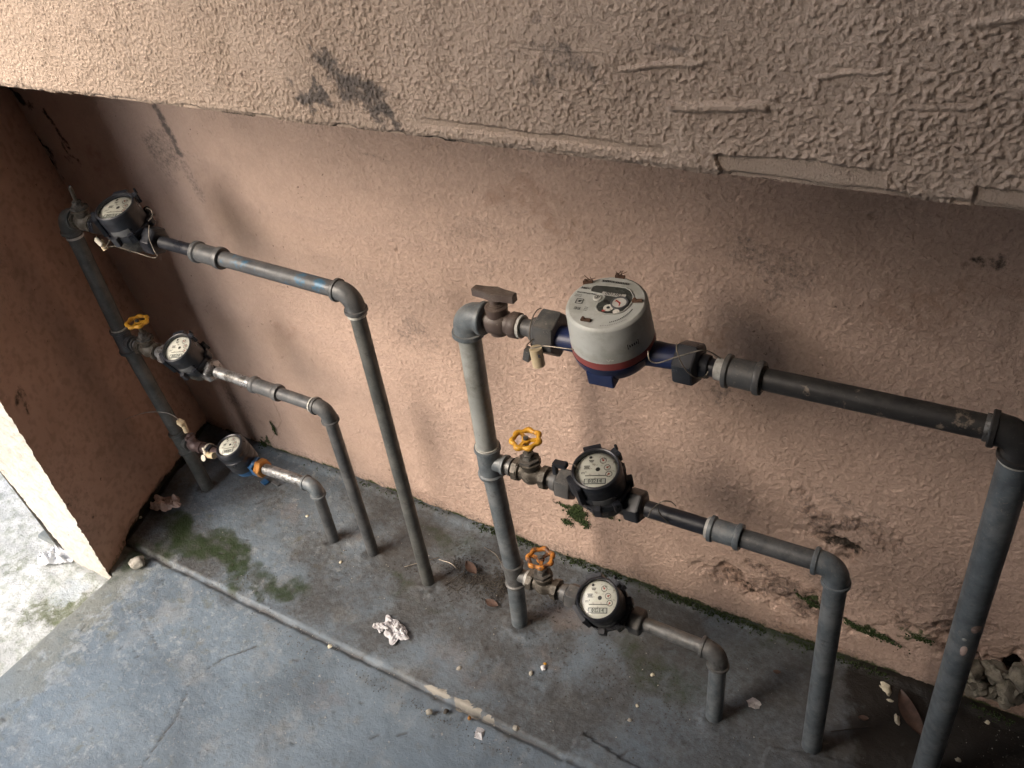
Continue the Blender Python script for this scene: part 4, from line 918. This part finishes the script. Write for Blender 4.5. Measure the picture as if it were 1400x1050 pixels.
# adapters between riser, valve and meter
def nipple(row, p0, p1, r, mat, parent, name='nipple'):
    mb = MB(); pipe(mb, row.p(*p0), row.p(*p1), r); mi = parent.matrix_world.inverted(); mb.v = [mi @ p for p in mb.v]; return mb.build(name, mat, parent, local=True)
bpy.context.view_layer.update()
def tring(row, px, py, r, w_, parent, mat='tape'):
    mb = MB(); ring(mb, row.p(px, py), row.d, r, w_); mi = parent.matrix_world.inverted(); mb.v = [mi @ p for p in mb.v]; return mb.build('thread_tape', mat, parent, local=True)
nipple(rowsL[0], (92, 297), (136, 310), .0088, 'bronze', v0); tring(rowsL[0], 128, 306, .0115, .006, v0); tring(rowsL[0], 95, 297, .0110, .003, v0, 'galv_dull')
nipple(rowsL[1], (180, 468), (232, 487), .0088, 'galv', v1); tring(rowsL[1], 186, 470, .0110, .003, v1, 'galv_dull')
nipple(rowsR[1], (690, 636), (780, 664), .0088, 'iron', v2); tring(rowsR[1], 699, 638, .0110, .004, v2, 'galv_dull'); tring(rowsR[1], 748, 653, .0105, .004, v2, 'galv_dull')
nipple(rowsR[2], (715, 788), (790, 818), .0088, 'iron', v3); tring(rowsR[2], 722, 791, .0105, .004, v3)
# small pinkish valve on the low left row
v4 = thing('stop_valve', M.Identity(4), 'tiny mauve brass stop valve with a cream seal, low on the leaning riser', 'valve')
mb = MB(); mb.lathe((-.018, 0, 0), (1, 0, 0), [(0, .006), (0, .0095), (.004, .0098), (.005, .0080), (.010, .0075), (.014, .0100), (.018, .0105), (.022, .0098), (.025, .0078), (.030, .0080), (.031, .0098), (.038, .0098), (.038, .006)], 20)
mb.lathe((-.002, 0, .002), (0, 0, 1), [(0, .0075), (.010, .0070), (.012, .0085), (.015, .0082), (.016, .005)], 16)
mb.build('body', 'pinkbrass', v4, local=True)
mb = MB(); mb.box((-.002, 0, .019), (.005, .016, .004)); mb.lathe((-.002, 0, .016), (0, 0, 1), [(0, .004), (.006, .004), (.007, .002)], 12); mb.build('stem_head', 'pinkbrass', v4, bevel=.0005, local=True)
v4.matrix_world = frame(rowsL[2].p(266, 609), rowsL[2].d); bpy.context.view_layer.update()
nipple(rowsL[2], (255, 605), (300, 618), .0070, 'pinkbrass', v4); tring(rowsL[2], 285, 613, .0112, .0035, v4, 'sealw')
# brown ball valve under the right riser's elbow
v5 = thing('ball_valve', M.Identity(4), 'brown plastic ball valve with a T handle next to the big white meter', 'valve')
mb = MB(); mb.lathe((-.019, 0, 0), (1, 0, 0), [(0, .006), (0, .0098), (.009, .0100), (.011, .0135), (.019, .0142), (.028, .0125), (.030, .0108), (.035, .0108)], 28)
mb.lathe((0, 0, .0), (0, 0, 1), [(0, .0118), (.011, .0112), (.018, .0118), (.019, .0098), (.0195, .006)], 28); mb.lathe((0, 0, -.014), (0, 0, 1), [(0, .006), (.001, .0095), (.010, .0115)], 24); mb.build('body', 'brown', v5, local=True)
mb = MB(); mb.lathe((.0155, 0, 0), (1, 0, 0), [(0, .008), (0, .0128), (.0015, .0135), (.0085, .0135), (.010, .0125), (.010, .008)], 14); mb.build('union_collar', 'brown', v5, local=True)
mb = MB(); mb.lathe((0, 0, .018), (0, 0, 1), [(0, .0092), (.002, .0092), (.003, .006), (.012, .006)], 20)
mb.prism([(-.0245, -.0045), (-.024, .0045), (-.010, .0060), (0, .0085), (.010, .0060), (.024, .0045), (.0245, -.0045), (.010, -.0055), (0, -.0085), (-.010, -.0055)][::-1], .0270, .0360)
mb.build('handle', 'brown', v5, bevel=.0009, local=True)
v5.matrix_world = frame(rowsR[0].p(681, 438), rowsR[0].d) @ M.Rotation(radians(-2), 4, 'X'); bpy.context.view_layer.update()
nipple(rowsR[0], (655, 430), (745, 450), .0088, 'greyp', v5, 'nipple'); tring(rowsR[0], 712, 442, .0118, .004, v5); tring(rowsR[0], 661, 433, .0110, .004, v5, 'galv_dull')

# ================================================================== SEALS AND WIRES
def seal(name, P0, P1, r, label, mat='seal', tagmat=None):
    P0 = V(P0); P1 = V(P1); T = thing(name, P0, label, 'seal'); mb = MB()
    mb.lathe(P0, P1 - P0, [(0, r * .6), (.0, r), ((P1 - P0).length, r), ((P1 - P0).length, r * .5)], 18); mb.build('barrel', mat, T)
    return T
Yn = .560
S = seal('meter_seal', at(732, 476, Yn), at(737, 499, Yn), .0062, 'cream cylindrical seal hanging under the big grey nut by the ball valve')
mb = MB(); p = at(722, 484, Yn); mb.box(p, (.007, .008, .014), M.Rotation(radians(14), 3, 'Y')); mb.build('side_tag', 'greyp', S, bevel=.0005)
mb = MB(); rect(mb, 0, 0, .0028, .0034, 0); 
p = at(737, 487, Yn - .0063); mb = MB(); mb.box(p, (.0025, .0005, .0035)); mb.build('stamp', 'ink', S)
S = seal('meter_seal', at(255, 590, .575), at(249, 576, .575), .0042, 'cream block seal standing on the little mauve stop valve')
mb = MB(); mb.box(at(247, 578, .572), (.011, .008, .010), M.Rotation(.4, 3, 'Y')); mb.build('clasp', 'seal', S, bevel=.001)
S = seal('meter_seal', at(284, 622, .562), at(293, 623, .562), .0050, 'cream seal with a white key-shaped tag below the mauve stop valve')
mb = MB(); c_ = at(279, 626, .555); mb.lathe(c_, (0, -1, .6), [(0, .0052), (.002, .0052)], 18); mb.box(at(279, 616, .557), (.005, .002, .011)); mb.build('tag', 'sealw', S, bevel=.0004)
S = seal('meter_seal', at(137, 329, .560), at(145, 341, .560), .0040, 'twisted cream tag hanging beneath the top meter near the corner')
mb = MB(); mb.box(at(135, 331, .556), (.012, .003, .008), M.Rotation(.7, 3, 'Y')); mb.build('tag', 'sealw', S, bevel=.0006)
S = thing('meter_seal', at(763, 636, .575), 'small black plastic seal clipped on the grey nut beside the middle right meter', 'seal')
mb = MB(); mb.box(at(766, 635, .573), (.016, .008, .006), M.Rotation(-.1, 3, 'Y')); mb.box(at(759, 641, .571), (.005, .006, .014)); mb.build('clip', 'blackp', S, bevel=.0006)

def curve_pts(ctrl, n=10):
    P_ = [V(c) for c in ctrl]; out = []
    for i in range(len(P_) - 1):
        a, b, c, d = P_[max(i - 1, 0)], P_[i], P_[i + 1], P_[min(i + 2, len(P_) - 1)]
        for k in range(n):
            t = k / n; out.append(.5 * ((2 * b) + (c - a) * t + (2 * a - 5 * b + 4 * c - d) * t * t + (3 * b - a - 3 * c + d) * t ** 3))
    return out + [P_[-1]]
def wire(name, ctrl, label, r=.0006, mat='wire', cat='wire', group='sealing wires'):
    mb = MB(); mb.sweep(curve_pts(ctrl, 8), r, 7); return tag(mb.build(name, mat), label, cat, group)
def loop(row, px, py, r, sk=0, k0=0, k1=1, n=10):
    P_ = row.p(px, py); d = row.d; u = V((0, 0, 1)); u = (u - d * u.dot(d)).normalized(); w_ = d.cross(u)
    return [P_ + (u * cos(2 * pi * (k0 + (k1 - k0) * k / n)) + w_ * sin(2 * pi * (k0 + (k1 - k0) * k / n))) * r + d * sk * (k / n - .5) for k in range(n + 1)]
wire('seal_wire', loop(rowsR[0], 741, 448, .0215, .012, -.1, .75) + [at(722, 470, .558), at(727, 476, .556), at(745, 473, .555), at(770, 476, .556), at(788, 478, .555)], 'thin wire wound round the grey nut and running to the big meter')
wire('seal_wire', [at(886, 480, .556), at(888, 492, .552), at(900, 496, .552), at(925, 488, .556), at(958, 479, .560), at(972, 482, .57), at(985, 490, .575)], 'wire stretched across the blue outlet of the big meter')
wire('seal_wire', [at(925, 470, .566), at(926, 482, .558), at(935, 502, .556), at(948, 515, .560), at(962, 516, .57), at(968, 508, .575)], 'wire hooked round the black nut right of the big meter')
wire('seal_wire', [at(885, 708, .570), at(892, 696, .572), at(905, 686, .574), at(917, 686, .58), at(924, 692, .585)] , 'wire end curled over the black nipple of the middle right meter')
wire('seal_wire', [at(898, 690, .574), at(903, 704, .574), at(914, 714, .578), at(920, 716, .585)], 'short wire crossing under the curled wire on the black nipple')
wire('seal_wire', [at(777, 634, .575), at(786, 636, .57), at(790, 643, .57)], 'short wire from the black plastic clip to the middle right meter')
wire('seal_wire', [at(147, 338, .560), at(158, 337, .556), at(185, 345, .553), at(208, 352, .552), at(215, 350, .556), at(211, 343, .562), at(204, 325, .564), at(204, 308, .568)], 'long pale wire slung under the top left meter and round its nut')
wire('seal_wire', [at(200, 284, .575), at(207, 288, .57), at(208, 296, .57), at(203, 302, .575)], 'small wire loop on the far side of the top left meter')
wire('seal_wire', [at(150, 328, .556), at(146, 336, .556), at(142, 340, .557)], 'short wire holding the twisted cream tag', group=None)
wire('loose_line', [at(128, 632, .545), at(131, 618, .548), at(138, 605, .55), at(155, 585, .555), at(175, 572, .56), at(200, 564, .562), at(225, 564, .565), at(240, 570, .572), at(246, 577, .574)],
     'pale loose nylon line arching left from the cream block seal', .00045, 'clearwire', 'line', None)

# ================================================================== LITTER, STONES, PLANTS
def lump(name, c, size, mat, label, cat, seed, rough=.35, sub=3, group=None, rot=0, flat=True):
    bm = bmesh.new(); bmesh.ops.create_icosphere(bm, subdivisions=sub, radius=1); r_ = random.Random(seed); from mathutils import noise as nz
    off = V((r_.uniform(0, 50), r_.uniform(0, 50), r_.uniform(0, 50)))
    for v in bm.verts:
        n = v.co.normalized(); k = 1 + rough * (nz.noise(n * 1.6 + off) * 1.0 + nz.noise(n * 4 + off) * .5 + nz.noise(n * 9 + off) * .25)
        v.co = V((n.x * k * size[0] / 2, n.y * k * size[1] / 2, max(-.8, n.z) * k * size[2] / 2))
    me = bpy.data.meshes.new(name); bm.to_mesh(me); bm.free(); zmin = min(v.co.z for v in me.vertices)
    for v in me.vertices: v.co.z -= zmin
    o = link(name, me, mat, angle=50); o.location = V(c) + V((0, 0, -.001)); o.rotation_euler = (0, 0, rot)
    return tag(o, label, cat, group)
def crumple(name, c, size, mat, label, cat, seed, rot=0, n=15, hgt=.35):
    """a crushed sheet: grid with sharp folds"""
    r_ = np.random.default_rng(seed); u = np.linspace(-1, 1, n * 3); U_, V_ = np.meshgrid(u, u)
    R_ = np.sqrt(U_ ** 2 + V_ ** 2); a = np.arctan2(V_, U_)
    k = np.maximum(np.abs(U_), np.abs(V_)) / np.maximum(R_, 1e-3)
    rad = .85 + .12 * np.sin(a * 3 + r_.uniform(0, 6)) + .25 * (vn(np.cos(a) + 5, np.sin(a) + 5, .35, seed) - .5) * 2
    x_ = U_ * k * rad; y_ = V_ * k * rad
    f = np.abs(fbm(U_ + 9, V_ + 9, .75, seed, 3) - .5) * 2 + .6 * np.abs(vn(U_ * 1.3 + 4, V_ - U_ * .6 + 4, .33, seed + 3) - .5)
    e = 1 - sst(.72, 1, np.maximum(np.abs(U_), np.abs(V_))); z_ = (f * (.35 + .65 * e)) * hgt
    P_ = np.stack([x_ * size[0] / 2, y_ * size[1] / 2, .0006 + z_ * size[0]], -1)
    o = grid_obj(name, P_, mat); o.location = c; o.rotation_euler = (0, 0, rot)
    return tag(o, label, cat)
crumple('crumpled_paper', fl(540, 862, .001), (.056, .040), 'paper', 'crumpled silvery white wrapper on the floor strip before the left outlet pipes', 'litter', 4, -.35, hgt=.20)
crumple('crumpled_paper', fl(519, 858, .001), (.024, .015), 'paper', 'small torn piece of wrapper lying at the left tip of the crumpled one', 'litter', 6, -.2, hgt=.25)
mb = MB(); c_ = fl(655, 1004, -.006)
mb.add([c_ + V(p) for p in ((-.007, .009, .001), (.005, .007, .003), (.009, -.006, .002), (-.002, -.009, .001), (-.004, .000, .006), (.004, .000, .0065))], [(0, 3, 4), (0, 4, 5, 1), (4, 3, 2, 5), (1, 5, 2)])
tag(mb.build('paper_scrap', 'paper', smooth=False), 'folded bright white paper scrap on the lower floor near the groove', 'litter')
mb = MB(); c_ = fl(1030, 963, .001); r_ = random.Random(8)
pts = [c_ + V((.010 * (1 + r_.uniform(-.35, .25)) * cos(k * .52), .008 * (1 + r_.uniform(-.35, .25)) * sin(k * .52), r_.uniform(.001, .004))) for k in range(12)]
mb.add([c_ + V((0, 0, .004))] + pts, [(0, k + 1, (k + 1) % 12 + 1) for k in range(12)])
tag(mb.build('paper_flake', 'paper', smooth=False), 'ragged white flake on the dark floor right of the shortest right outlet', 'litter')
crumple('dirty_rag', fl(226, 690, .006), (.062, .040), 'pinkrag', 'dirty pinkish rag bunched up by the foot of the side wall', 'rag', 12, .4, hgt=.30)
lump('stone', fl(190, 773, -.001), (.026, .022, .018), 'stone', 'pale egg-sized stone beside the corner of the side wall', 'stone', 3, .25, 3, None, .5)
lump('stone_chip', fl(192, 708, 0), (.008, .006, .004), 'chip', 'tiny white chip against the foot of the side wall', 'stone', 5, .3, 2)
# blue scrap
S = thing('plastic_scrap', fl(370, 659, .001), 'blue and clear plastic scrap on the floor under the brass nut', 'litter')
mb = MB(); mb.box(fl(362, 659, .003), (.014, .010, .003), M.Rotation(-.2, 3, 'Z')); mb.build('blue_piece', 'blue2', S, bevel=.0006)
mb = MB(); mb.box(fl(377, 661, .002), (.018, .006, .002), M.Rotation(-.15, 3, 'Z')); mb.build('clear_piece', 'plate', S, bevel=.0005)
# white bag outside
crumple('plastic_bag', fl(80, 762, -.016), (.06, .05), 'bag', 'white plastic bag lying outside against the end of the side wall', 'bag', 22, .3, hgt=.55)
# leaves
def leaf(name, c, L, w_, rot, label, curl=.3, tilt=0, mat='leaf', group=None):
    vs = []; fs = []; n = 12
    for i in range(n + 1):
        t = i / n; ww = w_ * sin(pi * min(1, t * .96 + .02)) ** .8 / 2; x = (t - .5) * L
        for j in (-1, -.5, 0, .5, 1): vs.append((x, j * ww + .15 * L * (t - .5) ** 2, .0015 + curl * w_ * (j * j) * .5 + .12 * L * (t - .5) ** 2))
    for i in range(n):
        for j in range(4): fs.append((i * 5 + j, i * 5 + j + 1, (i + 1) * 5 + j + 1, (i + 1) * 5 + j))
    mb = MB(); Rz = M.Rotation(rot, 3, 'Z') @ M.Rotation(tilt, 3, 'X'); mb.add([V(c) + Rz @ V(v) for v in vs], fs)
    return tag(mb.build(name, mat), label, 'leaf', group)
leaf('dead_leaf', fl(1243, 978, .004), .062, .020, -.95, 'large curved brown leaf lying between cream flakes and the thick outlet pipe', .25)
leaf('dead_leaf', fl(644, 778, .004), .030, .014, -.5, 'reddish brown dead leaf on dark soil left of the right-hand riser foot', .3)
leaf('dead_leaf', fl(672, 826, .002), .022, .012, -.1, 'brown dry leaf against the foot of the right-hand riser', .2)
leaf('dead_leaf', fl(1180, 983, .002), .012, .007, .3, 'small dark curled leaf near the thin twig', .3)
leaf('dead_leaf', fl(1062, 920, .002), .010, .006, .3, 'tiny dark leaf on the floor behind the second outlet pipe from the right', .3)
mb = MB(); mb.sweep([fl(1136, 1000, .002), fl(1160, 997, .003), fl(1187, 993, .002)], .0006, 6); tag(mb.build('twig', 'twig'), 'thin dark twig on the floor between the two right outlet pipes', 'twig')
# cream flakes
r_ = random.Random(2)
for k, (px, py, sx, lab) in enumerate(((1212, 944, .017, 'cream curled paint flake with a hooked tip by the large brown leaf'), (1217, 958, .008, 'little cream flake just below the hooked one'), (1226, 985, .013, 'oval cream flake lying on the edge of the large brown leaf'),
        (1205, 939, .006, 'narrow cream splinter pointing at the wall'))):
    lump('paint_flake', fl(px, py, .001), (sx, sx * .55, sx * .35), 'chip', lab, 'flake', 40 + k, .6, 2, None, (-.9, .3, -1.2, -.4)[k])
# scattered crumbs that can be told apart
crumbs = [(550, 870, .005, 'paper', 'upright white sliver on the floor strip right of the wrapper'), (628, 914, .006, 'stone', 'grey pebble below the white sliver'), (743, 914, .007, 'paper', 'white crumb with an orange speck in front of the right-hand riser'),
          (745, 908, .004, 'orange', 'orange speck sitting on the white crumb'), (726, 921, .006, 'stone', 'dull pebble left of the white crumb'), (451, 884, .006, 'chip', 'pale pebble in the groove of the floor'), (466, 769, .005, 'chip', 'light chip on the floor between the first and second outlet pipes'),
          (861, 985, .005, 'stone', 'grey pebble near the raised floor patch'), (892, 923, .005, 'chip', 'pale crumb below the lowest right meter'), (642, 982, .005, 'brassor', 'rust-coloured crumb above the folded white scrap'), (587, 974, .008, 'stone', 'flat round pebble in the groove by the bare cement patch'),
          (610, 973, .007, 'grit', 'dark pebble next to the flat round one'), (705, 996, .007, 'stone', 'round pebble right of the bare cement patch'), (420, 706, .005, 'chip', 'pale crumb at the foot of the shortest left outlet'),
          (871, 965, .004, 'chip', 'small bright crumb on the green-stained floor'), (1277, 1025, .005, 'chip', 'pale crumb in the black soil right of the thick outlet'), (1280, 1012, .004, 'chip', 'paler crumb in the black soil, behind its twin'), (1310, 1040, .006, 'chip', 'largest crumb in the black soil by the thick outlet'), (1350, 988, .005, 'chip', 'lone crumb in the black soil below the rubble')]
for k, (px, py, s_, m_, lab) in enumerate(crumbs):
    lump('pebble' if m_ in ('stone', 'grit', 'chip') else 'crumb', fl(px, py, .0), (s_ * 1.2, s_, s_ * .7), m_, lab, 'pebble' if m_ in ('stone', 'grit', 'chip') else 'crumb', 60 + k, .35, 2, None, k * 1.3)
RUB = ['biggest mortar lump, next to the thick outlet pipe at the wall foot', 'mortar lump in front of the biggest one', 'mortar lump wedged up against the hole in the wall', 'mortar lump in the middle of the heap, close to the wall', 'smaller mortar lump at the front middle of the heap', 'pale mortar lump at the far right of the heap', 'mortar lump tucked behind the far right one', 'small mortar lump furthest out onto the black soil', 'small pale splinter of mortar standing apart from the rubble heap']
# rubble at the foot of the damaged wall
for k, (px, py, s_, m_) in enumerate(((1318, 925, .030, 'mortar'), (1340, 935, .024, 'mortar'), (1330, 915, .020, 'mortar'), (1362, 918, .022, 'mortar'), (1352, 942, .018, 'mortar'), (1385, 940, .026, 'mortar'), (1398, 925, .024, 'mortar'), (1375, 955, .016, 'mortar'), (1296, 962, .009, 'chip'))):
    rc = at(px, py, .700 - .004 * (k % 3)); rc.z = max(-.002, rc.z - s_ * .55)
    lump('rubble_lump', rc, (s_ * 1.3, s_, s_ * .9), m_, RUB[k], 'rubble', 100 + k, .55, 3, 'rubble lumps under the damaged wall', k * .9)

# moss tufts and grit: nobody could count them
def scatter(name, mat, pts, kind, size, seed, hgt=1.):
    r_ = np.random.default_rng(seed); vs = []; fs = []
    for (x, y, z_, nrm) in pts:
        s_ = size * r_.uniform(.4, 1.4); n_ = V(nrm)
        a = V(r_.normal(size=3).tolist()); a = (a - n_ * a.dot(n_)).normalized(); b = n_.cross(a); P_ = V((x, y, z_)); k = len(vs)
        vs += [P_ + a * s_ * r_.uniform(.6, 1.2), P_ - a * s_ * .5 + b * s_ * r_.uniform(.6, 1.), P_ - a * s_ * .5 - b * s_ * r_.uniform(.5, 1.), P_ + n_ * s_ * hgt * r_.uniform(.5, 1.4) + a * s_ * r_.uniform(-.4, .4)]
        fs += [(k, k + 1, k + 3), (k + 1, k + 2, k + 3), (k + 2, k, k + 3)]
    me = bpy.data.meshes.new(name); me.from_pydata(vs, [], fs); me.update(); o = link(name, me, mat, smooth=False); o['kind'] = 'stuff'; return o
def clus(cx, cz, sx, sz, n, seed, ang=0):
    r_ = np.random.default_rng(seed); g = r_.normal(size=(n, 2)) * (sx, sz); c, s_ = cos(ang), sin(ang)
    return [(cx + a * c - b * s_, cz + a * s_ + b * c) for a, b in g]
P_ = []
for (px, py, sx, sz, n, ang) in ((790, 700, .010, .007, 420, .5), (776, 712, .005, .004, 120, 0), (800, 714, .004, .006, 120, 0), (830, 702, .008, .003, 110, -.2), (773, 690, .006, .002, 70, -.3), (362, 607, .004, .006, 160, .3), (376, 585, .002, .010, 120, .1), (368, 617, .005, .003, 90, 0),
                                 (1175, 856, .016, .003, 200, -.3), (1210, 870, .014, .003, 150, -.3), (1258, 870, .010, .003, 90, 0), (1110, 822, .012, .003, 110, -.4)):
    c_ = W(px, py); P_ += [(a, WY - .003, b, (0, -1, .2)) for a, b in clus(c_[0], c_[1], sx * .8, sz * .8, n, px + py, ang)]
r_ = np.random.default_rng(31)
for k in range(3800):
    x = r_.uniform(-.62, .12) if r_.random() < .85 else r_.uniform(-1.1, -.62)
    if fbm(np.array([x]), np.array([0.]), .05, 61)[0] + .25 * r_.random() > .52: P_.append((x, WY - .003 - abs(r_.normal()) * .004, max(0.001, abs(r_.normal()) * .004), (0, -.6, .8)))
scatter('moss', 'moss', P_, 'stuff', .0016, 1)
P_ = []
for (px, py, sx, sy, n, ang) in ((650, 785, .035, .022, 1100, -.3), (685, 800, .012, .02, 700, 0), (750, 815, .03, .02, 500, 0), (600, 790, .04, .02, 500, 0), (860, 925, .08, .03, 380, -.1), (900, 960, .08, .03, 300, 0), (330, 790, .07, .02, 260, -.2), (560, 960, .13, .006, 300, -.02), (220, 745, .05, .03, 260, 0), (1100, 950, .1, .05, 200, 0), (500, 760, .1, .03, 150, 0), (1320, 1000, .07, .05, 900, 0), (1360, 960, .05, .02, 500, 0)):
    c_ = fl(px, py); P_ += [(a, b, .0004, (0, 0, 1)) for a, b in clus(c_[0], c_[1], sx, sy, n, px * 3 + py, ang) if b < .715 and a > -1.15]
scatter('grit', 'grit', P_, 'stuff', .0011, 2, .7)
P_ = []
r_ = np.random.default_rng(77)
for k in range(700):
    x = r_.uniform(-1.1, .16) if k < 420 else r_.uniform(-.05, .16); y = r_.uniform(.15, .71) if k < 420 else r_.uniform(.5, .715); P_.append((x, y, .0006 if y > .45 else -.006, (0, 0, 1)))
for k in range(260): x = r_.uniform(-1.0, -.3); P_.append((x, .438 + r_.normal() * .004, -.0075, (0, 0, 1)))
scatter('pale_grit', 'gritl', P_, 'stuff', .0010, 3, .7)
# thin dry stalks near the right riser
for k, (a_, b_, lab) in enumerate((((553, 775), (600, 762), 'dry stalk lying across the floor left of the dead leaf'), ((600, 765), (625, 778), 'short pale stalk touching the reddish dead leaf'), ((662, 748), (685, 770), 'pale straw behind the right-hand riser'), ((608, 800), (650, 770), 'dark stalk slanting towards the reddish leaf'))):
    mb = MB(); mb.sweep(curve_pts([fl(*a_, .002), (fl(*a_, .002) + fl(*b_, .004)) / 2 + V((.004, .002, .002)), fl(*b_, .003)], 5), .0006, 5); tag(mb.build('dry_stalk', 'twig' if k in (3,) else 'wire'), lab, 'stalk')
